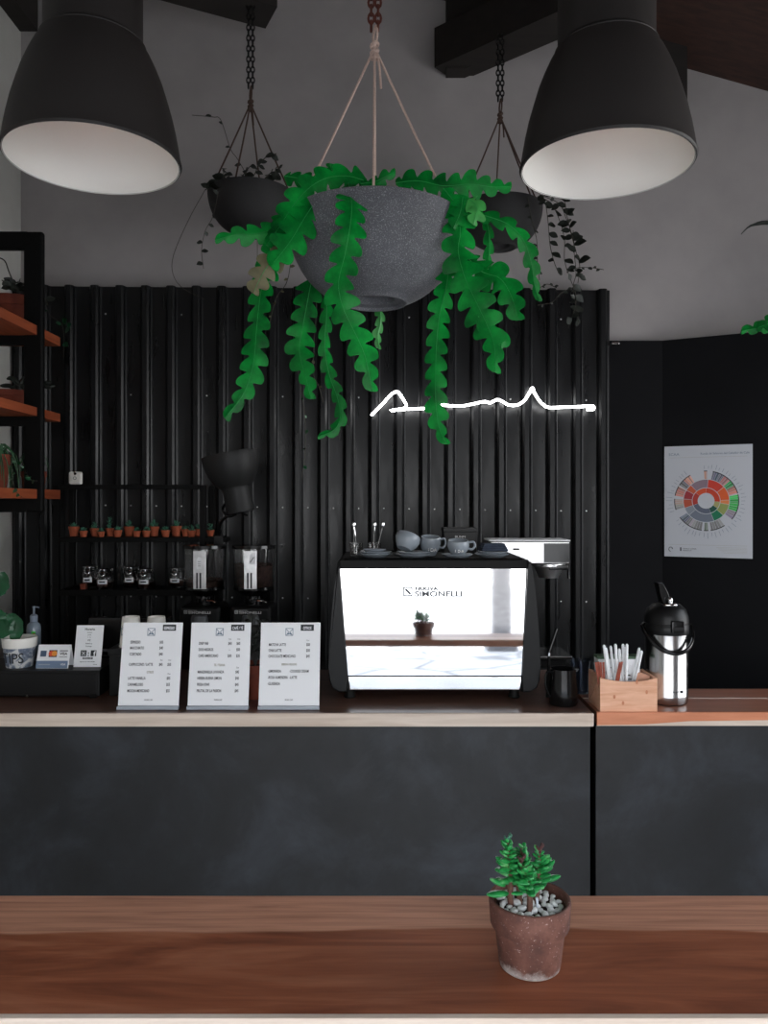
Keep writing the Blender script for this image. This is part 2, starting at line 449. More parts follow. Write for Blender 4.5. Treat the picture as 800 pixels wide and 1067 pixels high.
# corrugated cladding
pitch = 26.35/F*4.30
x_first = (73.4-400)/F*4.30
prof = []
def seg_x(x):
    o = []
    for k_ in range(5): a = k_/4; o.append((x-.036+.010*a, .006*a*a))
    for k_ in range(6): a = k_/5*PI/2; o.append((x-.022+.010*math.sin(a)-.000, .026+.010*(1-math.cos(a)) if False else .026+.010*math.sin(a)))
    for k_ in range(6): a = (1-k_/5)*PI/2; o.append((x+.022-.010*math.sin(a), .026+.010*math.sin(a)))
    for k_ in range(5): a = 1-k_/4; o.append((x+.036-.010*a, .006*a*a))
    return o
xr = (635-400)/F*4.30
x = x_first - 2*pitch
front = [(XL, 0)]
while x < xr - .03:
    for q in seg_x(x):
        if XL < q[0] < xr: front.append(q)
    x += pitch
front.append((xr, 0))
ztl, ztr = CZ + (525-298)/F*4.3, CZ + (525-302.5)/F*4.3
verts, faces = [], []
for (xx, h) in front:
    t = (xx-XL)/(xr-XL); zt = ztl*(1-t) + ztr*t
    verts += [(xx, 4.30-h, .0), (xx, 4.30-h, zt), (xx, 4.34, 0), (xx, 4.34, zt)]
for i in range(len(front)-1):
    a, b = i*4, (i+1)*4
    faces += [(a, b, b+1, a+1), (a+1, b+1, b+3, a+3), (a+2, a+3, b+3, b+2)]
faces += [(0, 1, 3, 2), ((len(front)-1)*4, (len(front)-1)*4+2, (len(front)-1)*4+3, (len(front)-1)*4+1)]
clad = struct('wall_cladding', MB().add(verts, faces), M['clad'], angle=32)
k = 0
for row_y, off, step in ((526.5, 0, 1), (621, 0, 1), (327, 0, 3), (411, 1, 3)):
    for j in range(off, 22, step):
        px = 110 + j*26.35
        if px > 628: continue
        s = P(px, row_y + (px-110)*.012, 4.298)
        o = MB().lathe([(0, .004), (.0035, .003), (.005, 0), (.0, -.001)], 8, Matrix.Rotation(PI/2, 4, 'X')).build('screw_head', M['screw'], clad)
        o.location = s
# dark partition, straight then turning towards the room
pa = [(xr+.003, 4.32), (1.528, 4.32), (1.925, 4.11), (XR, 3.437)]
zt = CZ + .896
q = [Vector((x_, y_, 0)) for x_, y_ in pa]; n_ = .03
v = []
for p in q: v += [(p.x, p.y, 0), (p.x, p.y, zt), (p.x, p.y+n_, 0), (p.x, p.y+n_, zt)]
f = []
for i in range(3):
    a, b = i*4, i*4+4
    f += [(a, b, b+1, a+1), (a+1, b+1, b+3, a+3), (a+2, a+3, b+3, b+2), (a, a+2, b+2, b)]
f += [(0, 1, 3, 2), (12, 14, 15, 13)]
struct('wall_partition', MB().add(v, f), M['partition'], smooth=False)
# little bracket where the partition meets the cladding
tag(MB().box(xr+.005, xr+.045, 4.27, 4.318, zt-.03, zt-.016, .003).build('metal_bracket', M['chrome']),
    'tiny pale metal bracket at top corner of dark partition', 'bracket')

# outside, seen in the mirror of the machine
struct('pillar', MB().box(1.22, 1.58, -3.85, -3.5, 0, .22, .02).box(1.29, 1.51, -3.79, -3.57, .22, 4.5, .01), M['stone'])

# ------------------------------------------------------------------ counters
def edged_top(root, x0, x1, y0, y1, z0, z1, top, edge):
    MB().box(x0, x1, y0+.012, y1, z0, z1, .002).build('board', top, root)
    MB().box(x0, x1, y0, y0+.012, z0, z1+.0005, .0025).build('front_edge', edge, root)
CT = 1.0
xg = (618.7-400)/F*2.70
ct = thing('countertop', 'long dark varnished wooden countertop with pale front edge on the left', 'countertop', (0, 0, 0))
edged_top(ct, XL+.01, xg, 2.70, 3.42, CT-.045, CT, M['topdark'], M['paleedge'])
xg2 = (622-400)/F*2.715
ct2 = thing('countertop', 'shorter brown wooden countertop with orange front edge on the right', 'countertop', (0, 0, 0))
MB().box(xg2, 3.0, 2.727, 2.912, CT-.045, CT, .002).build('board', M['topbrown'], ct2)
MB().box(xg2, 3.0, 2.912, 2.920, CT-.045, CT+.0015).build('joint_strip', M['seam'], ct2)
MB().box(xg2, 3.0, 2.920, 3.065, CT-.045, CT, .002).build('board', M['topbrown'], ct2)
# front edge: orange heartwood over pale sapwood, the border rising to the right
edge_top = [(xg2, CT), (3.0, CT)]
bord = [(3.0, CT-.034), (1.32, CT-.0265), (1.05, CT-.030), (.90, CT-.041), (xg2, CT-.044)]
MB().prism(edge_top + bord, 2.715, 2.727).build('front_edge', M['orangeedge'], ct2)
MB().prism(list(reversed(bord)) + [(3.0, CT-.046), (xg2, CT-.046)], 2.7155, 2.727).build('front_edge', M['paleedge'], ct2)
cb = thing('bar_counter', 'wide blackened steel counter front under the left countertop', 'counter', (0, 0, 0))
xp1 = (615-400)/F*2.72
MB().box(XL+.01, xp1, 2.72, 2.74, .08, CT-.046, .003).build('front_panel', M['front'], cb)
MB().box(XL+.01, xp1-.02, 2.74, 3.40, .0, CT-.046).build('carcass', M['blackmatte'], cb)
cb2 = thing('bar_counter', 'blackened steel counter front under the right countertop', 'counter', (0, 0, 0))
xp2 = (620.5-400)/F*2.72
MB().box(xp2, 3.0, 2.72, 2.74, .08, CT-.046, .003).build('front_panel', M['front'], cb2)
MB().box(xp2+.02, 2.99, 2.74, 3.06, .0, CT-.046).build('carcass', M['blackmatte'], cb2)
bc = thing('back_counter', 'low black back counter along the corrugated wall', 'counter', (0, 0, 0))
MB().box(XL+.02, 1.2, 3.62, 4.24, 0, .84, .004).build('carcass', M['black'], bc)
MB().box(XL+.02, 1.22, 3.60, 4.24, .84, .88, .004).build('worktop', M['blackgloss'], bc)

bt = thing('bar_table', 'two tone brown timber bar table in the foreground with pale edge', 'table', (0, 1.10, CT))
MB().box(-1.9, 1.9, .012, .347, -.05, 0, .002).build('tabletop', M['bar'], bt)
MB().box(-1.9, 1.9, 0, .012, -.05, .0008, .003).build('front_edge', M['paleedge'], bt)
for sx in (-1.6, 1.6):
    MB().box(sx-.03, sx+.03, .06, .30, -CT, -.05, .004).build('leg', M['frame'], bt)

# ------------------------------------------------------------------ pendant lamps
def pendant(label, X, Z):
    d = 2.19
    r = thing('pendant_lamp', label, 'pendant lamp', (X, d, Z), group='large charcoal pendant lamps over the bar')
    out = [(.235, 0), (.2385, .006), (.236, .014), (.231, .045), (.223, .09), (.213, .135), (.200, .18), (.186, .225), (.170, .265), (.156, .295), (.146, .312), (.143, .32)]
    inn = [(max(.02, a-.006), b-.004 if b > .02 else b) for a, b in out]
    MB().lathe([(.230, .001)] + out + [(.13, .322), (.13, .315)], 72).build('shade', M['lampout'], r)
    MB().lathe([(.2325, -.0005), (.229, .004)] + inn[2:] + [(.10, .312), (0, .312)], 72).build('shade_lining', M['lampin'], r)
    MB().lathe([(.138, .318), (.142, .324), (.1335, .332), (.132, .338), (.132, .53), (.125, .545), (.03, .56), (.0, .56)], 56).build('neck', M['lampout'], r)
    MB().lathe([(.0, .31), (.028, .31), (.028, .24), (.022, .23), (0, .23)], 20).build('socket', M['blackmatte'], r)
    MB().lathe([(.0, .232), (.016, .228), (.022, .20), (.033, .165), (.034, .145), (.024, .122), (0, .112)], 20).build('bulb', M['bulb'], r)
    top = ceil_z(X) - Z
    MB().tube([(0, 0, .555), (0, 0, top-.03)], .005, 8).build('cord', M['blackmatte'], r)
    MB().lathe([(0, top-.035), (.05, top-.03), (.06, top-.005), (.06, top+.02)], 24).build('canopy', M['blackmatte'], r)
    return r
pendant('large charcoal pendant lamp with white inside, at the left above the shelf frame', -.808, CZ+.952)
pendant('large charcoal pendant lamp with white inside, at the right over the poster side', .618, CZ+.936)

# ------------------------------------------------------------------ hanging planters
def chain(pts_a, pts_b, ln, wire, name, mat, parent, double=True):
    a, b = Vector(pts_a), Vector(pts_b); L = (b-a).length; n = max(2, int(L/(ln*.78)))
    mb = MB()
    for side in ((-.55, .55) if double else (0,)):
        for i in range(n):
            c = a.lerp(b, (i+.5)/n) + Vector((side*ln*.62, 0, 0))
            ring = []
            for k in range(10):
                t = 2*PI*k/10
                u, w = math.cos(t)*ln*.28, math.sin(t)*ln*.52
                ring.append(c + (Vector((u, 0, w)) if i % 2 else Vector((0, u, w))))
            mb.tube(ring, wire, 5, True)
    return mb.build(name, mat, parent)

def fishbone(parent, pts, width, n_lobes=9, mat=None, thick=.0016, cup=.12, taper=.35, seed=0, name='fishbone_leaf'):
    """flat zig-zag lobed stem along pts (local to parent), face towards -y"""
    rr = random.Random(seed*13+5)
    per = 14; n = n_lobes*per + 1
    path = smoothpath(pts, n)
    L = sum((path[i+1]-path[i]).length for i in range(n-1))
    sideprof = []
    up, dn = [], []
    view = Vector((0, -1, 0))
    tw = rr.uniform(-.25, .25)
    mid = []
    for i, p in enumerate(path):
        t = (path[min(i+1, n-1)] - path[max(i-1, 0)]).normalized()
        vv = (view + Vector((.35*math.sin(tw+i*.05), 0, .25*math.cos(i*.04)))).normalized()
        s = t.cross(vv)
        s = s.normalized() if s.length > 1e-4 else Vector((1, 0, 0))
        nn = s.cross(t).normalized()
        mid.append((p, t, s, nn))
    amp_u = [rr.uniform(.82, 1.12) for _ in range(n_lobes+3)]
    amp_d = [rr.uniform(.82, 1.12) for _ in range(n_lobes+3)]
    mb = MB(); verts, faces = [], []
    for i in range(n):
        u = i/(n-1); p, t, s, nn = mid[i]
        env = min(1, (u+.04)/.12) * (1 if u < 1-taper else (.35 + .65*(1-u)/taper)) if u < .995 else .15
        row = []
        for sgn, ph, amp in ((1, 0, amp_u), (-1, .5, amp_d)):
            g = u*n_lobes + ph; k_ = int(g); fr = g - k_
            lob = max(0, 1 - (abs(2*fr-1)/.93)**2.7)
            w = width*.5*env*(.33 + .67*lob*amp[k_])
            sk = L/n_lobes*.24*lob**1.5*env                        # lobes lean towards the tip
            e = p + s*sgn*w + t*sk + nn*(-cup*w*.35)
            m1 = p + s*sgn*min(w, width*.5*env*.33)*.9 + nn*(cup*w*.1)
            row.append((m1, e))
        ridge = p + nn*thick*1.6
        verts += [row[0][1], row[0][0], ridge, row[1][0], row[1][1]]
    # closed slab: front sheet and back sheet
    nb = len(verts)
    for i in range(n):
        nn = mid[i][3]
        for k_ in range(5): verts.append(Vector(verts[i*5+k_]) - nn*thick)
    for i in range(n-1):
        for k_ in range(4):
            a = i*5+k_; faces.append((a, a+1, a+6, a+5))
            b = nb + a; faces.append((b+5, b+6, b+1, b))
        a = i*5; faces.append((a+5, nb+a+5, nb+a, a))
        a = i*5+4; faces.append((a, nb+a, nb+a+5, a+5))
    faces.append((0, 1, 2, 3, 4, nb+4, nb+3, nb+2, nb+1, nb)[:10])
    e = (n-1)*5; faces.append((e+4, e+3, e+2, e+1, e, nb+e, nb+e+1, nb+e+2, nb+e+3, nb+e+4))
    lf_ = mb.add(verts, faces).build(name, mat or M['fish'], parent, angle=50)
    MB().tube([p + nn*(thick*1.7) for p, t, s, nn in mid[::6]], [max(.0005, .0013*(1-i/(n/6+1))) for i in range(len(mid[::6]))], 5).build('midrib', M['fishrib'], lf_)
    return lf_

def blade(mb, base, direction, length, width, droop=0, n=5, up=Vector((0, 0, 1)), thick=.0012):
    """small pointed leaf with a fold, as a closed thin body"""
    d = Vector(direction).normalized(); s = d.cross(up)
    s = s.normalized() if s.length > 1e-3 else Vector((1, 0, 0))
    nn = s.cross(d).normalized(); base = Vector(base)
    verts, faces = [], []
    for i in range(n+1):
        u = i/n; c = base + d*length*u - Vector((0, 0, 1))*droop*u*u
        w = width*.5*max(.02, math.sin(PI*min(.98, u*.9+.08)))
        verts += [c + s*w + nn*w*.3, c, c - s*w + nn*w*.3, c - nn*thick]
    for i in range(n):
        a = i*4; b = a+4
        faces += [(a, a+1, b+1, b), (a+1, a+2, b+2, b+1), (a+2, a+3, b+3, b+2), (a+3, a, b, b+3)]
    faces += [(3, 2, 1, 0), (n*4, n*4+1, n*4+2, n*4+3)]
    mb.add(verts, faces)

def vine(parent, pts, leaf=.016, n=8, seed=1, mat=None, stem=.0013, name='trailing_vine', wmul=.7):
    rr = random.Random(seed)
    path = smoothpath(pts, 30)
    st = MB().tube(path, stem, 5).build('vine', M['vinestem'], parent)
    if n:
        mb = MB()
        for i in range(n):
            k = int((i+.7)/(n+.2)*29); p = path[min(29, k)]
            a = rr.uniform(0, 2*PI)
            dr = Vector((math.cos(a), math.sin(a)*.6, rr.uniform(-.7, .5)))
            l = leaf*rr.uniform(.7, 1.25)
            blade(mb, p, dr, l, l*wmul, up=Vector((rr.uniform(-.4, .4), -1, .3)))
        mb.build('vine_leaves', mat or M['darkleaf'], st)
    return st

def hang_pot(label, loc, R, mat, ropemat, ropetop, rr, chainmat, chaintop, swing=.0, group='bowl planters hanging on ropes', ropew=.003, knot_tail=True, azi=None, link=.03, wire=.0035, seg=64, loop=.06):
    """bowl with its rim at z=0 (local); ropes to ropetop (local z)"""
    r = thing('hanging_planter', label, 'hanging planter', loc, group=group)
    H = R*.98; foot = R*.37
    out = []
    for i in range(15):
        t = i/14*(PI/2-.40)
        out.append((R*(math.cos(t)**.82), -H*math.sin(t)))
    zf = out[-1][1] - .012
    out += [(foot+.006, zf+.006), (foot, zf)]
    rec = [(foot-.006, zf), (foot-.010, zf+.008), (foot*.62, zf+.011), (foot*.55, zf+.028), (foot*.4, zf+.034), (0, zf+.034)]
    MB().lathe([(0, -.03), (R*.93, -.03), (R*.955, 0), (R*.985, .002)] + out + rec, seg).build('bowl', mat, r)
    MB().lathe([(0, -.012), (R*.5, -.010), (R*.9, -.02), (R*.94, -.028)], 32).build('soil', M['soil'], r)
    top = Vector((0, 0, ropetop))
    for a in (azi or (PI, 0, -PI/2, PI/2)):
        p = Vector((R*.97*math.cos(a), R*.97*math.sin(a), -.012))
        MB().tube([p, p.lerp(top, .5) + Vector((0, 0, -.004)), top], ropew, 7).build('rope', ropemat, r)
    kn = MB()
    for i, zz in enumerate((-.022, -.008, .006)):
        ring = [Vector((.0062*rr*math.cos(t), .0062*rr*math.sin(t), zz*rr + .004*math.sin(t+i))) + top for t in [2*PI*k/10 for k in range(10)]]
        kn.tube(ring, ropew*1.7, 7, True)
    kn.ell(top + Vector((0, 0, -.008*rr)), (.007*rr, .007*rr, .022*rr), None, 10, 8)
    kn.build('knot', ropemat, r)
    MB().tube(smoothpath([top, top + Vector((.007, -.01, loop*.5)), top + Vector((.004, 0, loop)), top + Vector((-.004, .004, loop*.5)), top], 14), ropew*1.1, 6).build('rope_loop', ropemat, r)
    if knot_tail:
        MB().tube(smoothpath([top, top + Vector((.012, -.012, -.05)), top + Vector((.017, -.014, -.115))], 8), ropew*.95, 7).build('rope_tail', ropemat, r)
    chain(top + Vector((0, 0, loop-.012)), Vector((0, 0, chaintop)), link, wire, 'chain', chainmat, r)
    return r

big = Vector((-.025, 2.10, CZ+.755))
hp = hang_pot('largest speckled grey bowl planter with long green fishbone leaves, hanging on tan ropes', big, .232, M['concrete'], M['ropetan'], 1.216-.755, 1.25, M['rust'], ceil_z(-.025)-big.z, ropew=.0034, link=.027, wire=.0034)
def L(px, py, d): return P(px, py, d) - big
def leaf(pl, d0, d1, wpx, lobes, seed, mat=None, cup=.15, taper=.35):
    n = len(pl); pts = []
    for i, (a, b) in enumerate(pl):
        u = i/(n-1); d = d0 if not callable(d0) else d0(u)
        if not callable(d0): d = d0*(1-u) + d1*u
        pts.append(L(a, b, d))
    dm = (pts[0].y+pts[-1].y)/2 + big.y
    fishbone(hp, pts, wpx/F*dm, max(3, round(lobes*.84)), mat, seed=seed, cup=cup, taper=taper)
def front_d(u): return 1.93 - .10*min(1, u*6)
leaf([(383,190),(362,184),(340,186),(322,196),(306,214),(292,236),(278,256)], 1.98, 1.90, 32, 9, 1)
leaf([(312,206),(296,240),(282,268),(273,300),(268,340),(264,378),(254,410),(234,436)], 1.98, 1.88, 28, 17, 2, taper=.22)
leaf([(312,214),(290,236),(266,244),(245,245),(224,250)], 2.0, 1.95, 24, 7, 3)
leaf([(334,203),(318,226),(302,252),(282,278)], 1.94, 1.88, 40, 6, 4)
leaf([(300,262),(280,276),(270,292),(264,306)], 1.92, 1.9, 30, 5, 5, M['fishbrown'])
leaf([(363,192),(366,215),(364,240),(359,268),(353,296),(358,322),(370,348),(380,372),(388,408)], front_d, 0, 35, 16, 6, taper=.2)
leaf([(325,290),(320,315),(315,342),(312,366),(320,397),(324,416)], 2.22, 2.2, 30, 9, 7)
leaf([(340,306),(340,330),(338,360),(343,390),(352,415),(355,436),(347,449),(331,455)], 2.26, 2.24, 15, 12, 8, M['fish'], taper=.15)
leaf([(395,318),(396,335),(393,350),(395,364)], 2.28, 2.28, 11, 5, 9, M['fishlight'])
leaf([(376,192),(390,190),(402,184),(412,178)], 1.96, 1.94, 16, 4, 10)
leaf([(296,184),(310,186),(326,188),(340,192)], 2.02, 2.0, 20, 5, 11)
leaf([(352,196),(346,180),(343,170)], 2.02, 2.02, 20, 3, 12)
leaf([(412,191),(436,189),(462,194),(490,192),(514,195),(533,194)], 2.06, 2.12, 29, 9, 13)
leaf([(462,197),(474,214),(479,240),(477,262),(484,288),(496,314),(508,340),(515,362),(515,388)], 1.98, 1.90, 40, 13, 14, taper=.3)
leaf([(470,262),(465,296),(458,326),(455,358),(454,392),(454,420),(457,446),(465,463)], 2.06, 2.0, 26, 14, 15, taper=.18)
leaf([(478,214),(502,224),(529,234),(546,252),(554,276),(557,297),(562,314)], 2.08, 2.12, 19, 9, 16)
leaf([(486,268),(502,284),(520,290),(532,308),(540,334)], 2.04, 2.02, 38, 6, 17)
leaf([(488,208),(496,216),(493,234)], 1.96, 1.95, 24, 4, 18, M['fishlight'])
leaf([(506,226),(509,246),(508,272),(503,286)], 2.12, 2.1, 12, 5, 19)
leaf([(482,206),(479,222),(472,238)], 1.96, 1.95, 24, 3, 20)
leaf([(474,270),(484,290),(492,306)], 2.02, 2.0, 26, 4, 21, M['fishlight'])
leaf([(498,330),(512,346),(522,352),(520,372)], 1.93, 1.92, 20, 4, 22)
vine(hp, [L(330,296,2.3), L(329,330,2.3), L(327,360,2.3), L(327,392,2.3), L(332,402,2.3), L(337,420,2.3)], .012, 4, 3, M['fishbrown'], .0012)
vine(hp, [L(312,372,2.3), L(311,390,2.3), L(317,430,2.3), L(318,470,2.3), L(314,498,2.3)], .014, 7, 4, M['leafgreen'], .0011)
vine(hp, [L(306,240,2.3), L(300,290,2.3), L(288,310,2.3), L(280,340,2.3)], .013, 7, 5, M['fishbrown'], .0011)

lb = Vector(((261-400)/F*3.95, 3.95, 1.555+CZ))
g1 = hang_pot('dark bowl planter with small dry vines, hanging behind the left pendant lamp', lb, .212, M['concretedark'], M['ropedark'], (525-108)/F*3.95-1.555, 1.5, M['chainblack'], 4.22-lb.z+.01, azi=(PI*1.04, -.15, -PI*.56, PI*.45), ropew=.0042, link=.032, wire=.0036, loop=.09)
def V(o, pl, d=3.9): return [P(a, b, d) - o for a, b in pl]
def sprig(root, o, pl, leaf_, n, seed, d=3.9, mat=None, stem=.0022): vine(root, V(o, pl, d), leaf_, n, seed, mat, stem)
sprig(g1, lb, [(258,184),(247,165),(240,155),(230,125),(222,122),(200,120)], .028, 4, 11, stem=.0016)
sprig(g1, lb, [(264,184),(270,172),(278,163),(288,160)], .045, 10, 12)
sprig(g1, lb, [(252,184),(258,176),(262,172)], .045, 5, 13)
sprig(g1, lb, [(276,187),(282,180),(284,176)], .05, 5, 14)
sprig(g1, lb, [(288,188),(287,176),(291,174),(291,180)], .03, 3, 15)
sprig(g1, lb, [(240,186),(236,180),(232,176)], .035, 5, 16)
sprig(g1, lb, [(236,187),(222,192),(214,198)], .055, 10, 17, 3.8)
sprig(g1, lb, [(214,197),(196,230),(181,265),(180,285),(190,300),(213,312)], .02, 0, 18, 3.8, stem=.0015)
sprig(g1, lb, [(228,196),(222,225),(214,240),(210,260),(212,280)], .03, 8, 19, 3.72, stem=.0014)
sprig(g1, lb, [(268,250),(268,268),(267,285)], .02, 0, 20, 3.9, stem=.0014)

rb = Vector(((521-400)/F*4.03, 4.03, 1.515+CZ))
g2 = hang_pot('dark bowl planter with trailing leafy vines, hanging behind the right pendant lamp', rb, .215, M['concretedark'], M['ropedark'], (525-121)/F*4.03-1.515, 1.5, M['chainblack'], 4.113-rb.z+.01, azi=(PI*1.1, -.9, -.7, PI*.5), ropew=.004, link=.032, wire=.0036, loop=.09)
for i, (pl, sz, n) in enumerate([
    ([(562,205),(568,212),(571,232),(573,255),(577,272),(582,285)], .045, 9),
    ([(562,205),(574,212),(583,230),(588,250),(588,270),(592,285),(597,298)], .05, 9),
    ([(562,203),(582,212),(590,228),(596,245),(600,262),(604,278),(602,295)], .055, 12),
    ([(562,203),(586,208),(590,222),(594,240),(598,255)], .05, 8),
    ([(597,240),(598,262),(600,285),(597,300),(601,325),(603,338)], .04, 9),
    ([(598,296),(600,315),(596,330),(592,342)], .06, 6),
    ([(590,284),(602,279),(616,279),(629,281)], .022, 6),
    ([(550,205),(553,225),(559,250),(560,275),(562,292)], .024, 6),
    ([(600,298),(585,305),(575,315),(560,318)], .022, 5),
    ([(562,300),(570,296),(580,300)], .022, 4)]):
    sprig(g2, rb, pl, sz, n, 40+i, 3.78, stem=.0018)
# a further planter just outside the right edge whose shoots reach into the picture
ob = Vector((1.28, 2.15, CZ+.66))
g3 = hang_pot('charcoal bowl planter at the far right edge, only shoots showing', ob, .20, M['concrete'], M['ropetan'], .45, 1.25, M['rust'], ceil_z(1.28)-ob.z, ropew=.0034, link=.027, wire=.0034)
fishbone(g3, [P(865,300,2.1)-ob, P(835,318,2.08)-ob, P(800,338,2.06)-ob, P(772,345,2.05)-ob], .055, 8, M['fish'], seed=31)
fishbone(g3, [P(880,300,2.0)-ob, P(850,330,2.0)-ob, P(806,336,2.02)-ob, P(788,342,2.05)-ob], .06, 7, M['fish'], seed=32)
MB().tube(smoothpath([P(862,262,2.15)-ob, P(830,236,2.15)-ob, P(800,232,2.15)-ob, P(786,234,2.15)-ob, P(779,237,2.15)-ob, P(772,244,2.15)-ob], 24),
          [.003]*15 + [.0055, .0062, .0058, .005, .004, .003, .002, .0016, .0012], 7).build('bare_shoot', M['darkleaf'], g3)

# ------------------------------------------------------------------ neon sign
ns = thing('neon_sign', 'white handwriting neon sign glowing on the corrugated wall', 'neon sign', P(503, 425, 4.22))
npx = [(50,157),(68,137),(88,117),(110,93),(120,86),(130,84),(139,92),(150,110),(157,123),(156,131),(147,136),(125,139),(108,142),(112,142),(150,138),(190,136),(222,134),(238,127),(250,112),(260,102),(266,108),(268,122),(285,126),(330,127),(365,121),(400,114),(415,118),(428,112),(440,108),(455,114),(470,123),(488,126),(508,121),(524,108),(538,86),(547,71),(553,86),(566,108),(580,123),(598,132),(650,131),(700,129),(730,127),(737,131),(735,138),(715,138)]
base = Vector(ns.location)
pts = [P(370+a/2.963, 380+b/2.963, 4.22) - base for a, b in npx]
MB().tube(smoothpath(pts, 190), .0066, 8).build('neon_tube', M['neon'], ns)
for a, b in ((388,432.5),(407,428),(470,422.5),(555,404.5),(572,424.5),(617,424)):
    p = P(a, b, 4.22) - base
    MB().tube([p + Vector((0, .010, 0)), p + Vector((0, .085, 0))], .004, 6).build('standoff', M['blackmatte'], ns)

# ------------------------------------------------------------------ espresso machine
d0 = 2.88; k = d0/F
mx = (452.5-400)*k
em = thing('espresso_machine', 'large espresso machine with mirror steel back panel and black sides', 'espresso machine', (mx, d0, CT+.0005))
def mp(px, py): return ((px-452.5)*k, (730-py)*k)
def arc_side(sgn):
    pts = [(553, 585.5), (556.5, 610), (559.5, 640), (561.5, 670), (562.5, 695), (562, 708), (559, 716), (552, 720.5)]
    return [((p-452.5)*k*sgn, (730-y)*k) for p, y in pts]
right = arc_side(1); left = [(x_, z_) for x_, z_ in reversed(arc_side(-1))]
MB().prism(right + left, .014, .50, bev=.006).build('body', M['black'], em)
pan = [mp(354.3, 593), mp(548.7, 593), mp(543, 704), mp(362.7, 704)]
pan = [(-x_ if False else x_, z_) for x_, z_ in pan]
NX, NZ = 12, 28
vs, fs = [], []
for layer in (0, 1):
    for j in range(NZ+1):
        v_ = j/NZ
        xl_, zl_ = [a*(1-v_)+b*v_ for a, b in zip(mp(362.7, 704), mp(354.3, 593))]
        xr_, _ = [a*(1-v_)+b*v_ for a, b in zip(mp(543, 704), mp(548.7, 593))]
        yb_ = -.0033*(1-(2*v_-1)**2) + .020*v_*.39
        for i in range(NX+1):
            vs.append((xl_+(xr_-xl_)*i/NX, yb_ if layer == 0 else .018, zl_))
nl_ = (NX+1)*(NZ+1)
for j in range(NZ):
    for i in range(NX):
        a = j*(NX+1)+i; fs.append((a, a+1, a+NX+2, a+NX+1)); fs.append((nl_+a+NX+1, nl_+a+NX+2, nl_+a+1, nl_+a))
for j in range(NZ):
    for a in (j*(NX+1), j*(NX+1)+NX): fs.append((a, a+NX+1, nl_+a+NX+1, nl_+a))
for i in range(NX):
    for a in (i, NZ*(NX+1)+i): fs.append((a, a+1, nl_+a+1, nl_+a))
MB().add(vs, fs).build('back_panel', M['steel'], em, angle=30)
MB().prism([mp(362.9, 705.2), mp(543, 705.2), mp(542, 719.5), mp(364, 719.5)], .001, .02, bev=.004).build('lower_panel', M['chrome'], em)
for sgn in (-1, 1):
    outer = [(abs(x_)*sgn, z_) for x_, z_ in arc_side(1)]
    xi_t = (548.7-452.5)*k + .002 if sgn > 0 else (452.5-354.3)*k + .002
    xi_b = (543-452.5)*k + .002 if sgn > 0 else (452.5-362.7)*k + .002
    inner = [(xi_b*sgn, (730-720.5)*k), (xi_b*sgn, (730-704)*k), (xi_t*sgn, (730-593)*k), (xi_t*sgn, (730-585.5)*k)]
    MB().prism(outer + inner, -.012, .512, bev=.005).build('side_panel', M['machineside'], em)
zt_ = (730-583.5)*k
MB().box(-.346, .346, .0, .50, (730-593)*k+.001, zt_, .004).build('cup_tray', M['blackmatte'], em)
for yy in (.01, .49):
    MB().tube([(-.33, yy, zt_-.002), (-.33, yy, zt_+.003), (.33, yy, zt_+.003), (.33, yy, zt_-.002)], .003, 6).build('tray_rail', M['blackgloss'], em)
for fx in (-.312, .30):
    for fy in (.05, .45):
        f_ = MB().lathe([(0, 0), (.020, 0), (.022, .004), (.019, .01), (.019, .045), (0, .045)], 16).build('foot', M['blackmatte'], em)
        f_.location = (fx, fy, 0)
# emblem and lettering, raised grey metal
ex, ez = (420-452.5)*k, (730-621.5)*k
YE = .0028; em_ = MB().box(ex, ex+.034, -.003, 0, ez, ez+.004).box(ex+.030, ex+.034, -.003, 0, ez, ez+.034).box(ex, ex+.004, -.003, 0, ez, ez+.034).box(ex, ex+.034, -.003, 0, ez+.03, ez+.034)
em_.prism([(ex+.007, ez+.028), (ex+.007, ez+.022), (ex+.022, ez+.007), (ex+.028, ez+.007), (ex+.028, ez+.012), (ex+.013, ez+.028)], -.003, 0)
emo = em_.build('emblem', M['letteringgrey'], em); emo.location = (0, YE, 0)
text(em, 'lettering', 'NUOVA', .017, M['letteringgrey'], (432.5-452.5)*k, (730-615.2)*k, -.002+YE, 1.35, ext=.0030, bold=.0009)
text(em, 'lettering', 'SIMONELLI', .027, M['letteringgrey'], (432-452.5)*k, (730-621.6)*k, -.002+YE, 1.35, ext=.0025, bold=.0008)
ZT = CT + zt_            # cup tray height

# things on the machine
def saucer(label, px, dd, z, r=.062, grp='slate blue saucers on the machine'):
    o = MB().lathe([(0, .002), (r*.5, .002), (r*.56, 0), (r*.62, .002), (r*.97, .013), (r, .015), (r*.97, .0165), (r*.6, .006), (r*.55, .005), (0, .005)], 40).build('saucer', M['slate'])
    o.location = ((px-400)/F*dd, dd, z)
    return tag(o, label, 'saucer', grp)
saucer('bottom slate blue saucer of the left stack on the machine', 390.5, 3.0, ZT+.001, .068)
saucer('second slate blue saucer up in the left stack on the machine', 391, 3.0, ZT+.009, .064)
saucer('small top saucer of the left stack on the machine', 390, 3.0, ZT+.017, .045)
saucer('bottom slate blue saucer of the middle stack, under the tilted cup', 430, 2.985, ZT+.001, .072)
saucer('second saucer up in the middle stack, under the tilted cup', 431, 2.985, ZT+.009, .066)
saucer('slate blue saucer carrying the short cup with handle to the right', 476, 2.97, ZT+.001, .062)
saucer('slate blue saucer under the folded dark blue cloth', 512.5, 3.0, ZT+.001, .068)
saucer('second saucer up under the folded dark blue cloth', 512.5, 3.0, ZT+.009, .060)
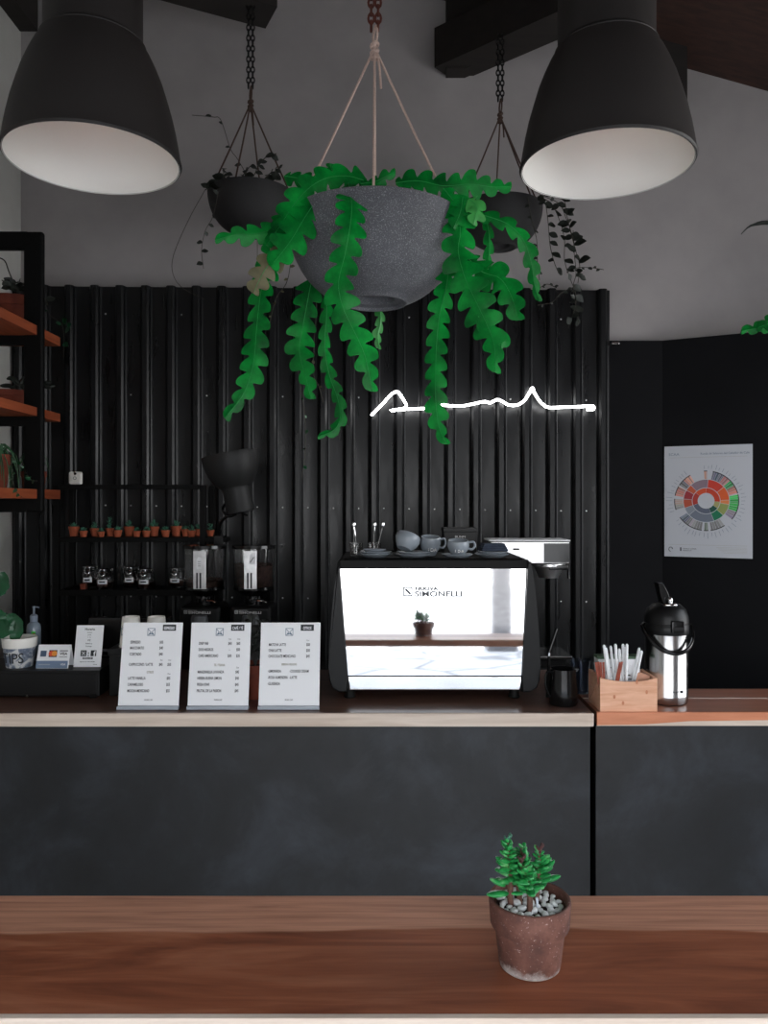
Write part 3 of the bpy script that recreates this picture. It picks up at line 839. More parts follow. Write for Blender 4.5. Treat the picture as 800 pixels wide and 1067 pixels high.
def cup(label, px, dd, z, r, h, rot=(0, 0, 0), handle=True, mark=None):
    c = thing('espresso_cup', label, 'cup', ((px-400)/F*dd, dd, z), rot, 'slate blue espresso cups on the machine')
    w = .004
    MB().lathe([(0, 0), (r*.55, 0), (r*.6, .003), (r*.85, h*.35), (r*.97, h*.65), (r*.93, h*.93), (r*.9, h), (r*.9-w, h), (r*.93-w, h*.9), (r*.96-w, h*.6), (r*.8-w, h*.3), (0, .008)], 40).build('bowl', M['slate'], c)
    if handle:
        a = [Vector((r*.92, 0, h*.85)), Vector((r*1.35, 0, h*.88)), Vector((r*1.5, 0, h*.62)), Vector((r*1.28, 0, h*.38)), Vector((r*.88, 0, h*.42))]
        MB().tube(smoothpath(a, 14), r*.105, 8).build('handle', M['slate'], c)
    if mark:
        n = 3
        for i, ch in enumerate(mark):
            th = -PI/2 + (i-(len(mark)-1)/2)*.34 - .1
            mt = Matrix.Rotation(th+PI/2, 4, 'Z') @ Matrix.Translation((0, -r*.93, h*.32))
            text(c, 'printed_letter', ch, h*.26, M['lettering'], 0, 0, 0, 1.0, 'CENTER', mt, ext=.003)
    return c
cup('slate blue cup lying tilted without visible handle on the middle saucers', 421, 2.985, ZT+.034, .050, .058, (math.radians(-20), math.radians(20), 0), False)
cup('taller slate blue cup with white mark in the middle of the machine top', 447.5, 3.05, ZT+.008, .041, .072, (math.radians(12), 0, .25), True, 'IDA')
cup('shorter slate blue cup with white mark standing on its own saucer', 477, 2.97, ZT+.014, .043, .055, (math.radians(10), 0, .1), True, 'IDA')
cl = MB()
for i in range(4):
    pts_ = [(-.052+.005*i, -.03, .008*i), (-.02, -.032, .008*i+.003), (.03, -.03, .008*i-.001), (.052-.006*i, -.028, .008*i+.001)]
    cl.box(-.052+.003*i, .052-.004*i, -.032, .032, .007*i, .007*i+.0085, .004)
clo = cl.build('folded_cloth', M['cloth']); clo.location = ((513.5-400)/F*3.0, 3.0, ZT+.0265); clo.rotation_euler = (0, 0, .12)
tag(clo, 'dark blue folded cleaning cloth on top of the machine', 'cloth')
bb = thing('small_box', 'small black box with white lettering standing behind the cups', 'box', ((478-400)/F*3.28, 3.28, ZT+.001))
MB().box(-.068, .068, -.06, .06, 0, .102, .004).build('carton', M['black'], bb)
MB().box(-.070, .070, -.062, .062, .088, .106, .003).build('box_lid', M['black'], bb)
text(bb, 'lettering', 'BUNN', .012, M['lettering'], 0, .066, -.0605, 1.3, 'CENTER')
text(bb, 'lettering', 'COFFEE', .006, M['letteringgrey'], 0, .05, -.0605, 1.3, 'CENTER')
for i, (px, dd) in enumerate(((371, 3.1), (390, 3.12))):
    g = thing('shot_glass', ('small shot glass holding spoons at the left end of the machine top', 'small shot glass holding spoons behind the left saucers')[i], 'glass', ((px-400)/F*dd, dd, ZT))
    MB().lathe([(0, 0), (.022, 0), (.027, .052), (.025, .052), (.0205, .005), (0, .005)], 24).build('tumbler', M['glassclear'], g)
    for j in range(2):
        s_ = MB(); lean = (.012 + .016*j) * (1 if j else .6) * (1 if i else -.5)
        s_.tube([(0, 0, .008), (lean, .003*j, .115)], [.0016, .0022], 6); s_.ell(Vector((lean, .003*j, .124)), (.0065, .003, .012), None, 10, 8)
        so = s_.build('teaspoon', M['chrome']); so.location = Vector(g.location) + Vector((-.006+.012*j, 0, 0))
        tag(so, ['left', 'right'][j] + ' teaspoon standing in the shot glass ' + ('at the left end of the machine', 'behind the left saucers')[i], 'spoon', 'teaspoons in shot glasses')

# brewer behind the machine
bd = 3.72; kb = bd/F
br = thing('coffee_brewer', 'stainless batch coffee brewer rising behind the espresso machine', 'coffee brewer', ((548-400)*kb, bd, .88))
def bz(py): return CZ - (py-525)*kb - .88
MB().box(-40*kb, 40*kb, -.10, .10, bz(586), bz(563), .006).build('brewer_head', M['brushed'], br)
MB().box(-41*kb, 41*kb, -.102, .102, bz(563), bz(561.5)).build('head_cover', M['white'], br)
MB().box(14*kb, 40*kb, -.1012, -.099, bz(584.5), bz(565)).build('panel_reflection', M['blackgloss'], br)  # control panel, widened to take in the dark reflection on the steel head
for i in range(2):
    for j in range(2):
        zc = bz(571+8*j); xc = (-28+14*i)*kb
        MB().tube([(xc-.014, -.1005, zc), (xc+.014, -.1005, zc)], .0042, 8).build('vent_slot', M['blackmatte'], br)
MB().box(-40*kb, -6*kb, -.06, .10, .03, bz(586), .004).build('column', M['black'], br)
MB().lathe([(0, 0), (.045, 0), (.050, .012), (.066, .050), (.078, .056), (.078, .068), (0, .068)], 32, Matrix.Translation((22*kb, -.03, bz(586)-.069))).build('brew_funnel', M['funnelsteel'], br)
MB().box(22*kb-.012, 22*kb+.075, -.105, -.085, bz(592), bz(587), .004).build('funnel_handle', M['blackgloss'], br)
MB().tube([(36*kb, -.08, bz(588)), (39*kb, -.09, bz(592)), (40*kb, -.09, bz(601))], .007, 8).build('spout', M['blackgloss'], br)
MB().box(-38*kb, 42*kb, -.16, .12, 0, .10, .006).build('brewer_base', M['black'], br)
MB().box(-34*kb, 40*kb, -.15, .08, bz(681), bz(677.5), .002).build('warmer_plate', M['brushed'], br)
MB().box(-30*kb, 36*kb, -.12, .06, .10, bz(681)).build('plinth', M['blackmatte'], br)

# ------------------------------------------------------------------ grinders
def grinder(label, px, fill, tagged, lab2):
    dd = 3.82; kk = dd/F
    g = thing('coffee_grinder', label, 'coffee grinder', ((px-400)*kk, dd, .88), group='black coffee grinders on the back counter')
    z = lambda py: CZ - (py-525)*kk - .88
    MB().box(-.10, .10, -.12, .12, 0, .05, .01).build('grinder_base', M['black'], g)
    MB().box(-.098, .098, -.10, .12, .05, z(629), .02, 3).build('body', M['black'], g)
    MB().lathe([(.042, .06), (.042, z(641)), (.036, z(638)), (0, z(638))], 24, Matrix.Translation((0, -.095, 0))).build('reflection_column', M['gelpump'] if False else M['letteringgrey'], g)  # grey column standing in for reflections on the grinder body
    MB().lathe([(.04, z(629)-.004), (.04, z(624)), (.046, z(623)), (.046, z(620.5)), (.03, z(620.5))], 32).build('collar', M['blackgloss'], g)
    MB().lathe([(.03, z(620)), (.055, z(619.5)), (.097, z(613.5)), (.097, z(611)), (0, z(611))], 40).build('hopper_base', M['blackgloss'], g)
    MB().lathe([(.094, z(613)), (.1035, z(571)), (.101, z(571)), (.0915, z(612.5))], 48).build('hopper', M['glassthin'], g)
    MB().lathe([(0, z(568)+.003), (.05, z(568)+.004), (.104, z(568)), (.106, z(571)), (.10, z(571.5)), (0, z(571))], 48).build('hopper_lid', M['blackgloss'], g)
    MB().box(-.030, .030, -.103, -.0995, z(611.5), z(573), .001).build('reflection_strip', M['hopperglint'], g)  # pale strip standing in for the bright doorway mirrored in the hopper
    for xs_ in (-.012, .004): MB().box(xs_-.004, xs_+.004, -.1040, -.1025, z(611), z(595), .0005).build('reflection_stripe', M['ink'], g)  # dark stripes within that modelled reflection
    MB().tube([(0, -.095, z(624)), (0, -.05, z(624))], .009, 10).build('knob', M['chrome'], g)
    MB().tube([(.02, -.06, z(624.5)), (.06, -.085, z(624)), (.075, -.09, z(625.5))], .004, 8).build('lever', M['chrome'], g)
    if tagged == 'price':
        t_ = MB().prism([(-.013, z(591)), (.013, z(591)), (.013, z(582)), (.006, z(579)), (-.006, z(579)), (-.013, z(582))], -.109, -.1075).build('paper_tag', M['white'], g)
        for q_ in (583.5, 586, 588):
            MB().box(-.007, .007, -.1095, -.109, z(q_)-.001, z(q_)+.001).build('tag_line', M['ink'], t_)
    else:
        t_ = MB().prism([(-.004, z(586)), (.023, z(586)), (.023, z(577)), (.013, z(575)), (.002, z(577)), (-.004, z(580))], -.109, -.1075).build('paper_tag', M['white'], g)
        MB().tube([(.0, -.1092, z(584.5)), (.018, -.1092, z(579))], .002, 6).build('tag_stroke', M['ink'], t_)
    e = MB(); x0, zz = -.074, z(636.5)
    e.box(x0, x0+.003, -.1012, -.099, zz, zz+.016).box(x0+.013, x0+.016, -.1012, -.099, zz, zz+.016).box(x0, x0+.016, -.1012, -.099, zz, zz+.003).box(x0, x0+.016, -.1012, -.099, zz+.013, zz+.016).box(x0+.006, x0+.010, -.1012, -.099, zz+.005, zz+.011)
    e.build('emblem', M['lettering'], g)
    text(g, 'lettering', 'NUOVA', .008, M['lettering'], -.054, zz+.0125, -.1005, 1.4)
    text(g, 'lettering', 'SIMONELLI', .0155, M['lettering'], -.054, zz, -.1005, 1.42, bold=.0004)
    bm_ = MB(); rr = random.Random(int(px))
    bm_.lathe([(0, .001), (.09, .001), (.0905, .004), (.0915, fill-.004), (.086, fill), (.04, fill+.004), (0, fill+.006)], 40)
    for i in range(260):
        a = rr.uniform(0, 2*PI); rad = .088*math.sqrt(rr.uniform(.05, 1)); 
        bm_.ell(Vector((rad*math.cos(a), rad*math.sin(a), fill+rr.uniform(-.002, .004))), (.0055, .004, .003), Matrix.Rotation(rr.uniform(0, 3), 3, 'Z').to_quaternion() if False else None, 6, 4)
    b_ = bm_.build('coffee_beans', M['bean']); b_.location = ((px-400)*kk, dd, .88+z(611)+.0005)
    tag(b_, lab2, 'coffee beans', kind='stuff')
    return g
grinder('black coffee grinder with nearly empty clear hopper, beside the shelf', 213, .032, 'price', 'low layer of dark coffee beans in the left grinder hopper')
grinder('black coffee grinder with half full clear hopper, nearer the machine', 264.5, .105, 'stroke', 'deep fill of dark coffee beans in the right grinder hopper')

# ------------------------------------------------------------------ back shelf with pots and jars
sd = 4.0; ks = sd/F
su = thing('shelf_rack', 'black metal shelf rack with small potted succulents and jars', 'shelf', (0, sd, .88))
xa, xb = (55-400)*ks, (214-400)*ks
for xx in (xa, xb-.03):
    for yy in (0, .20):
        MB().box(xx, xx+.03, yy, yy+.025, 0, CZ-.88+.095, .003).build('post', M['frame'], su)
zs2, zs3 = CZ-.88-.171, CZ-.88-.4375
MB().box(xa+.031, xb-.031, .001, .022, CZ-.88+.074, CZ-.88+.098, .002).build('top_rail', M['frame'], su)
MB().box(xa+.031, xb-.031, .0, .222, zs2-.024, zs2, .002).box(xb+.0005, (236-400)*ks, .0, .10, zs2-.024, zs2, .002).build('shelf_board', M['frame'], su)
MB().box(xa+.031, xb-.031, .0, .222, zs3-.030, zs3, .002).build('shelf_board', M['frame'], su)
tag(su, None)
zp = .88 + zs2 + .0005
pots = [(77,11,1,'a dry grey rosette'),(87,8.5,0,'a low rosette'),(98.5,9,1,'a bushy succulent'),(105.5,7.5,0,'a tiny grey rosette'),(114.5,9,1,'a tall spiky stem'),(122.5,9.5,0,'a flat rosette'),(134.5,11,1,'a branching succulent'),(142.5,8.5,0,'a small dome rosette'),(152.5,9,0,'a grey tuft'),(160.5,11,1,'an upright green tuft'),(172.5,9.5,0,'a pale rosette'),(183.5,11.5,1,'a wide leafy succulent'),(193,8,1,'a hidden low tuft'),(199.5,9,0,'a leaning succulent'),(206.5,8,1,'a narrow green shoot'),(215,8.5,0,'a lone green sprig')]
places = ['first from the left', 'second from the left', 'third from the left', 'fourth from the left', 'fifth from the left', 'sixth from the left', 'seventh from the left', 'eighth from the left', 'eighth from the right', 'seventh from the right', 'sixth from the right', 'fifth from the right', 'fourth from the right', 'third from the right', 'second from the right', 'last on the right']
for i, (px, w, back, what) in enumerate(pots):
    dd = 4.15 if back else 4.055
    r = w/2/F*dd; h = r*(1.85 if back else 1.5)
    xx = (px-400)/F*dd
    if i == 15: xx = (px-400)/F*dd; dd = 4.15; 
    p = thing('potted_succulent', 'tiny terracotta pot with %s, %s on the shelf' % (what, places[i]), 'potted plant', (xx, dd, zp), group='tiny terracotta pots on the shelf rack')
    MB().lathe([(0, 0), (r*.68, 0), (r*.9, h*.72), (r*.99, h*.73), (r, h), (r*.86, h), (r*.84, h*.85), (0, h*.85)], 20).build('pot', M['terra'], p)
    MB().lathe([(0, h*.9), (r*.8, h*.87), (r*.82, h*.84)], 14).build('soil', M['soil'], p)
    mb = MB(); rr = random.Random(100+i)
    tall = {4: .075, 9: .045, 2: .04, 6: .04, 11: .035, 13: .035, 14: .035, 15: .045}.get(i, .02)
    n = 26 if tall > .03 else 18
    for j in range(n):
        a = rr.uniform(0, 2*PI); u = j/n
        dr = Vector((math.cos(a), math.sin(a), .4+1.1*u)).normalized()
        b0 = Vector((0, 0, h*.86 + tall*u*.8)) + Vector((rr.uniform(-1, 1), rr.uniform(-1, 1), 0))*r*.3
        l = r*(.95 if tall < .03 else .8)*(1.1-.5*u)
        q = dr.to_track_quat('Z', 'Y')
        mb.ell(b0 + dr*l*.5, (l*.2, l*.12, l*.55), q, 6, 5)
    mb.build('succulent', M['succ'], p)

zj = .88 + zs3 + .0005
def jar(label, px, dd, r, h):
    j = thing('glass_jar', label, 'jar', ((px-400)/F*dd, dd, zj), group='clip top glass jars on the lower shelf')
    MB().lathe([(0, 0), (r*.9, 0), (r, .008), (r, h*.62), (r*.82, h*.76), (r*.8, h*.82), (r*.76, h*.82), (r*.78, h*.74), (r*.94, h*.6), (r*.94, .012), (r*.85, .006), (0, .006)], 32).build('glass_body', M['glassclear'], j)
    MB().lathe([(0, .0065), (r*.86, .0065), (r*.92, .012), (r*.92, h*.34), (0, h*.36)], 24).build('contents', M['bean'], j)
    MB().lathe([(r*.82, h*.83), (r*.86, h*.86), (r*.84, h*.95), (r*.4, h), (0, h)], 28).build('jar_lid', M['glassclear'], j)
    MB().tube([(r*.84*math.cos(t), r*.84*math.sin(t), h*.79) for t in [2*PI*q/24 for q in range(24)]], .0022, 6, True).tube(smoothpath([(-.012, -r*.86, h*.79), (-.012, -r*1.0, h*.70), (0, -r*1.06, h*.64), (.012, -r*1.0, h*.70), (.012, -r*.86, h*.79)], 12), .0018, 6).tube(smoothpath([(.012, -r*.86, h*.79), (.010, -r*.95, h*.93), (-.010, -r*.95, h*.93), (-.012, -r*.86, h*.79)], 10), .0018, 6).build('wire_clip', M['chrome'], j)
    lab = MB(); n = 8; vs = []
    w = .55
    for q_ in range(n+1):
        t = -PI/2 - w + 2*w*q_/n
        for rr_ in (r*1.005, r*1.02):
            for zz in (h*.26, h*.46): vs.append((rr_*math.cos(t), rr_*math.sin(t), zz))
    fs = []
    for q_ in range(n):
        a, b = q_*4, q_*4+4
        fs += [(a+2, b+2, b+3, a+3), (a, a+1, b+1, b), (a+1, a+3, b+3, b+1), (a, b, b+2, a+2)]
    fs += [(0, 2, 3, 1), (n*4, n*4+1, n*4+3, n*4+2)]
    l_ = lab.add(vs, fs).build('paper_label', M['white'], j)
    MB().box(-r*.32, r*.32, -r*1.035, -r*1.01, h*.33, h*.39).build('label_print', M['ink'], l_)
    return j
jar('clip top glass jar at the left end of the lower shelf, set back', 94, 4.13, .043, .115)
jar('clip top glass jar in front of the leftmost jar on the lower shelf', 109.5, 4.05, .045, .108)
jar('clip top glass jar set back in the right hand pair of jars', 137, 4.14, .043, .112)
jar('clip top glass jar in front in the right hand pair of jars', 152, 4.052, .045, .108)
jar('clip top glass jar half hidden behind the left grinder hopper', 184, 4.13, .043, .105)
bk = MB().box(-.014, .014, -.014, .014, 0, .03, .002).build('wooden_block', M['terradark']); bk.location = ((87.2-400)/F*4.03, 4.03, zj)
tag(bk, 'tiny reddish block at the left front corner of the lower shelf', 'block')
# white camera on the top rail
wc = thing('security_camera', 'small white square security camera sitting on the shelf top rail', 'camera', ((78-400)/F*sd, sd+.011, .88+CZ-.88+.0985))
MB().box(-.034, .034, -.012, .012, 0, .066, .010, 3).build('housing', M['whiteplastic'], wc)
rotx = Matrix.Translation((0, -.0125, .032)) @ Matrix.Rotation(PI/2, 4, 'X')
MB().lathe([(.0085, 0), (.0085, .0012), (.006, .0012), (.006, 0)], 20, rotx).build('button_ring', M['letteringgrey'], wc)
MB().lathe([(0, .0012), (.006, .0012), (.007, 0)], 20, Matrix.Translation((.002, -.0125, .055)) @ Matrix.Rotation(PI/2, 4, 'X')).build('lens', M['blackgloss'], wc)

# black uplighter on the back counter
dl = 3.68; kl = dl/F
zcl = .88 + zs2
lp = thing('clamp_lamp', 'black bowl shaded lamp pointing up, clamped to the right end of the shelf rack', 'lamp', ((228-400)/F*sd, sd+.03, zcl))
o0 = Vector(lp.location)
rimc, nb = P(239, 473, dl), P(251, 534, dl)
ax = (nb - rimc); Ln = ax.length; ax.normalize()
mt = Matrix.Translation(rimc - o0) @ ax.to_track_quat('Z', 'Y').to_matrix().to_4x4()
MB().lathe([(.129, 0), (.132, .0), (.133, .004), (.131, .03), (.126, .06), (.117, .09), (.104, .118), (.088, .142), (.073, .156), (.070, .160), (.064, .155), (.083, .138), (.112, .085), (.126, .03), (.129, 0)], 48, mt).build('shade', M['lampsmall'], lp)
MB().lathe([(.069, .156), (.066, .166), (.064, .172), (.066, Ln-.01), (.062, Ln), (0, Ln)], 40, mt).build('neck', M['lampsmall'], lp)
q0 = nb - o0
MB().tube(smoothpath([P(246, 522, dl)-o0, P(236, 524, dl+.02)-o0, P(232, 531, dl+.05)-o0, P(238, 538, dl+.04)-o0, P(247, 535, dl+.01)-o0], 18), .007, 8).build('bracket', M['black'], lp)
MB().tube([P(247, 533, dl)-o0, P(258, 537.5, dl-.02)-o0], .004, 7).build('switch_pin', M['black'], lp)
MB().tube(smoothpath([P(238, 537, dl+.04)-o0, P(231, 543, dl+.10)-o0, P(228, 551, dl+.22)-o0, Vector((0, 0, .03)), Vector((0, 0, .004))], 24), .0075, 8).build('stem', M['black'], lp)
MB().box(-.022, .022, -.036, .03, .0006, .008, .002).box(-.022, .022, -.040, -.0315, -.045, .008, .002).box(-.022, .022, -.036, .02, -.045, -.038, .002).build('clamp', M['black'], lp)

# ------------------------------------------------------------------ menus
def emblem(root, x, z, s, y, mat):
    e = MB(); t = s*.07
    e.box(x-s/2, x+s/2, y, y+.0006, z-s/2, z-s/2+t).box(x-s/2, x+s/2, y, y+.0006, z+s/2-t, z+s/2)
    e.box(x-s/2, x-s/2+t, y, y+.0006, z-s/2, z+s/2).box(x+s/2-t, x+s/2, y, y+.0006, z-s/2, z+s/2)
    e.prism([(x-s*.42, z-s*.42), (x-s*.18, z-s*.02), (x, z-s*.22), (x+s*.18, z-s*.02), (x+s*.42, z-s*.42), (x, z-s*.30)], y, y+.0006)
    e.prism([(x-s*.46, z+s*.35), (x-s*.40, z+s*.40), (x, z-s*.05), (x+s*.40, z+s*.40), (x+s*.46, z+s*.35), (x, z-s*.14)], y, y+.0006)
    return e.build('logo', mat, root)
def menu(label, px_bl, px_br, py_b, tabtext, rows, head2, head2z):
    d = 2.755; x = ((px_bl+px_br)/2-400)/F*d
    r = thing('menu_sign', label, 'menu', (x, d, CT+.0135), (math.radians(-12), 0, 0), 'white menu signs along the counter front')
    W, H = .2125, .288
    MB().box(-W/2, W/2, 0, .004, 0, H, .0008).build('panel', M['white'], r)
    MB().box(-W/2, W/2, .0045, .006, 0, H, .0004).build('backing', M['blackmatte'], r)
    MB().box(-W/2-.001, W/2+.001, -.012, .012, -.012, -.0008, .001, mtx=Matrix.Rotation(math.radians(12), 4, 'X')).build('foot', M['acrylic'], r)
    st_ = MB().box(-.03, .03, 0, .004, -.155, 0, .001, mtx=Matrix.Translation((0, .007, .16)) @ Matrix.Rotation(math.radians(26), 4, 'X')).build('easel_back', M['blackmatte'], r)
    y = -.0004
    tb = MB().box(W*.17, W*.39, -.0008, 0, H*.90, H*.975).build('heading_tab', M['ink'], r)
    text(r, 'heading', tabtext, .0145, M['white'], W*.28, H*.915, -.0011, .62, 'CENTER', bold=.0003)
    emblem(r, -W*.02, H*.885, .027, -.0007, M['inkblue'])
    for (s, cx, cz, size, col, al) in rows:
        text(r, 'menu_line', s, size, M[col], cx*W, cz*H, y, .62, al, bold=.0002 if size > .009 else 0)
    return r
def line(n, z, *prices): 
    out = [(n, -.36, z, .0135, 'ink', 'LEFT')]
    for s, cx in prices: out.append((s, cx, z, .0135, 'ink', 'LEFT'))
    return out
def tiny(s, cx, z): return [(s, cx, z, .007, 'ink', 'LEFT')]
rows1 = line('ESPRESSO', .745, ('$35', .13)) + line('MACCHIATO', .675, ('$40', .13)) + line('CORTADO', .60, ('$40', .13)) + tiny('8 oz', .16, .535) + tiny('12 oz', .29, .535) + \
    line('CAPPUCCINO / LATTE', .475, ('$45', .14), ('$50', .28)) + [('OTROS', 0, .385, .0115, 'inklight', 'CENTER')] + tiny('12 oz', .29, .37) + \
    line('LATTE VAINILLA', .31, ('$55', .28)) + line('CARAMELOSO', .235, ('$55', .28)) + line('MOCHA MEXICANO', .16, ('$55', .28)) + [('SHUNUL CAFE', 0, .06, .007, 'ink', 'CENTER')]
rows2 = tiny('8 oz', .14, .79) + tiny('12 oz', .28, .79) + line('DRIP V60', .73, ('$45', .13), ('$60', .27)) + line('DOS NEGROS', .655, ('-', .15), ('$50', .27)) + line('CAFE AMERICANO', .58, ('$30', .13), ('$35', .27)) + \
    [('TE / TISANA', 0, .47, .0115, 'inklight', 'CENTER')] + tiny('12 oz', .28, .445) + line('MANZANILLA LAVANDA', .385, ('$45', .27)) + line('HIERBA BUENA LIMON', .31, ('$45', .27)) + line('FRESA KIWI', .235, ('$45', .27)) + line('FRUTAL DE LA PASION', .16, ('$45', .27)) + [('SHUNUL CAFE', 0, .06, .007, 'ink', 'CENTER')]
rows3 = tiny('12 oz', .27, .775) + line('MATCHA LATTE', .715, ('$50', .27)) + line('CHAI LATTE', .645, ('$50', .27)) + line('CHOCOLATE MEXICANO', .575, ('$45', .27)) + [('BEBIDAS HELADAS', -.01, .48, .0105, 'inklight', 'CENTER')] + \
    line('-LIMONADA', .395) + [('-COOKIES CREAM', 0, .395, .0135, 'ink', 'LEFT')] + line('-ROSA ALMENDRA', .32) + [('-LATTE', 0, .32, .0135, 'ink', 'LEFT')] + line('-GLASEADA', .245) + [('SHUNUL CAFE', 0, .06, .007, 'ink', 'CENTER')]
menu('white menu sign headed ESPRESSO, leftmost of the three big menus', 122.7, 185.9, 739, 'ESPRESSO', rows1, None, 0)
menu('white menu sign headed CAFÉ / TÉ, in the middle of the three', 195.6, 258.2, 738, 'CAFÉ / TÉ', rows2, None, 0)
menu('white menu sign headed OTROS, nearest the espresso machine', 269.6, 332, 738, 'OTROS', rows3, None, 0)

# potted plant behind the menus
pp = thing('potted_plant', 'terracotta pot with drooping grey leaves standing behind the menus', 'potted plant', ((266-400)/F*2.93, 2.93, CT))
MB().lathe([(0, 0), (.040, 0), (.052, .095), (.057, .095), (.058, .128), (.052, .128), (.050, .11), (0, .11)], 32).build('pot', M['terradark'], pp)
MB().lathe([(0, .116), (.045, .113), (.05, .108)], 20).build('soil', M['soil'], pp)
mb = MB(); rr = random.Random(4)
for j in range(16):
    a = rr.uniform(0, 2*PI); h = rr.uniform(.08, .20); sp = rr.uniform(.01, .045)
    tip = Vector((math.cos(a)*sp, math.sin(a)*sp, .115+h))
    mb.tube(smoothpath([(0, 0, .11), (tip.x*.4, tip.y*.4, .11+h*.6), tip], 6), .002, 5)
    for q in range(3):
        b2 = rr.uniform(0, 2*PI)
        blade(mb, tip - Vector((0, 0, .02*q)), (math.cos(b2), math.sin(b2), -.3), .045, .024, .012)
mb.build('foliage', M['greyleaf'], pp)

# paper cups upside down
bx = thing('storage_box', 'black storage box standing behind the leftmost big menu', 'box', (-.915, 3.02, CT))
MB().box(-.115, .115, -.075, .075, 0, .175, .006).build('carton', M['black'], bx)
MB().box(-.118, .118, -.078, .078, .150, .178, .004).build('box_lid', M['black'], bx)
for i, (px, lab) in enumerate(((136.5, 'white paper cup upside down, the left one behind the menus'), (163, 'white paper cup upside down, the right one behind the menus'))):
    c = thing('paper_cup', lab, 'paper cup', ((px-400)/F*3.0, 3.0, CT+.1785), (0, 0, .1), 'upside down paper cups behind the menus')
    MB().lathe([(.042, 0), (.043, .002), (.042, .004), (.0335, .100), (.032, .112), (.030, .112), (.029, .106), (0, .106)], 36).build('cup_wall', M['whiteplastic'], c)
    e = emblem(c, -.012, .062, .03, -.0415, M['inkblue'])
    text(c, 'printed_word', 'CAFE', .016, M['inkblue'], -.024, .075, -.0405, .9)
    MB().lathe([(.0405, 0), (.0445, 0), (.0445, .004), (.0405, .004)], 36).build('cup_rim', M['whiteplastic'], c)

# ------------------------------------------------------------------ left end of the counter
cd = thing('cash_drawer', 'flat black cash drawer at the left end of the counter', 'cash drawer', (-1.40, 2.91, CT))
MB().box(-.36, .348, 0, .24, .008, .104, .004).build('housing', M['black'], cd)
MB().box(-.352, .340, -.004, .002, .014, .094, .003).build('drawer_front', M['black'], cd)
MB().tube([(.083, -.004, .012), (.083, -.006, .012)], .004, 10).build('lock', M['chrome'], cd)
for fx in (-.33, .32):
    for fy in (.02, .22): MB().box(fx-.012, fx+.012, fy-.012, fy+.012, 0, .009).build('foot', M['blackmatte'], cd)
DT = CT+.1042
tb = thing('tip_bucket', 'small round tip bucket with TIPS in black letters and white rim', 'tip jar', ((20.5-400)/F*2.985, 2.985, DT))
MB().lathe([(0, 0), (.046, 0), (.049, .004), (.0575, .075), (.052, .075), (.045, .01), (0, .008)], 44).build('bucket_wall', M['bucket'], tb)
MB().lathe([(.056, .074), (.0605, .076), (.0635, .108), (.062, .112), (.057, .112), (.055, .085), (.052, .074)], 44).build('rim_band', M['whiteplastic'], tb)
for i, ch in enumerate('TIPS'):
    th = (-.60, -.18, .14, .56)[i]
    mt_ = Matrix.Rotation(th-.05, 4, 'Z') @ Matrix.Translation((0, -.0505, .020)) @ Matrix.Rotation(math.radians(7), 4, 'X')
    text(tb, 'painted_letter', ch, .056, M['ink'], 0, 0, 0, .85, 'CENTER', mt_, ext=.002)
for i in range(3):
    nt_ = MB().box(-.018, .018, -.001, .001, 0, .06, mtx=Matrix.Translation((-.012+.014*i, .012*i-.01, .042)) @ Matrix.Rotation(.25*(i-1), 4, 'Y')).build('folded_note', M['white'])
    nt_.location = tb.location
    tag(nt_, ('left', 'middle', 'right')[i] + ' folded white note poking up inside the tip bucket', 'paper note', 'notes in the tip bucket')
sb = thing('sanitizer_bottle', 'clear hand sanitizer bottle with grey pump behind the tip bucket', 'bottle', ((35.3-400)/F*3.10, 3.10, DT))
MB().lathe([(0, 0), (.024, 0), (.027, .004), (.027, .125), (.024, .142), (.013, .152), (.012, .158), (0, .158)], 32).build('bottle_body', M['gelglass'], sb)
MB().lathe([(.0135, .152), (.0145, .154), (.0145, .175), (.010, .18), (.004, .182), (.004, .205), (.006, .206), (.006, .212), (0, .213)], 20).build('pump', M['gelpump'], sb)
MB().tube(smoothpath([(0, 0, .209), (.014, -.002, .2095), (.022, -.003, .2065)], 8), .0028, 7).build('nozzle', M['gelpump'], sb)
MB().box(.002, .018, -.0272, -.025, .098, .118, .001).build('green_sticker', M['greensticker'], sb)
MB().box(.009, .016, -.0278, -.0265, .101, .110, .001).build('orange_dot', M['orangesticker'], sb)
tn = thing('card_sign', 'small folded tent card showing payment card marks', 'sign', (-1.243, 2.945, DT))
tw, thh, lean_ = .122, .083, .030
MB().add([(-tw/2, 0, 0), (tw/2, 0, 0), (tw/2, lean_, thh), (-tw/2, lean_, thh), (-tw/2, .001, 0), (tw/2, .001, 0), (tw/2, lean_+.001, thh), (-tw/2, lean_+.001, thh)],
         [(0,1,2,3),(7,6,5,4),(0,4,5,1),(1,5,6,2),(2,6,7,3),(3,7,4,0)]).build('front_leaf', M['white'], tn, smooth=False)
MB().add([(-tw/2, 2*lean_, 0), (tw/2, 2*lean_, 0), (tw/2, lean_+.0012, thh), (-tw/2, lean_+.0012, thh), (-tw/2, 2*lean_+.001, 0), (tw/2, 2*lean_+.001, 0), (tw/2, lean_+.002, thh+.0005), (-tw/2, lean_+.002, thh+.0005)],
         [(0,1,2,3),(7,6,5,4),(0,4,5,1),(1,5,6,2),(2,6,7,3),(3,7,4,0)]).build('rear_leaf', M['white'], tn, smooth=False)
TM = Matrix.Rotation(-math.atan2(lean_, thh), 4, 'X')
MB().box(-tw/2, tw/2-.004, -.0008, 0, .001, .028, mtx=TM).build('blue_band', M['cardblue'], tn)
MB().box(-.050, -.028, -.0008, 0, .044, .066, mtx=TM).build('blue_card_mark', M['navy'], tn)
MB().box(-.018, .012, -.0006, 0, .042, .068, mtx=TM).build('dark_card_mark', M['ink'], tn)
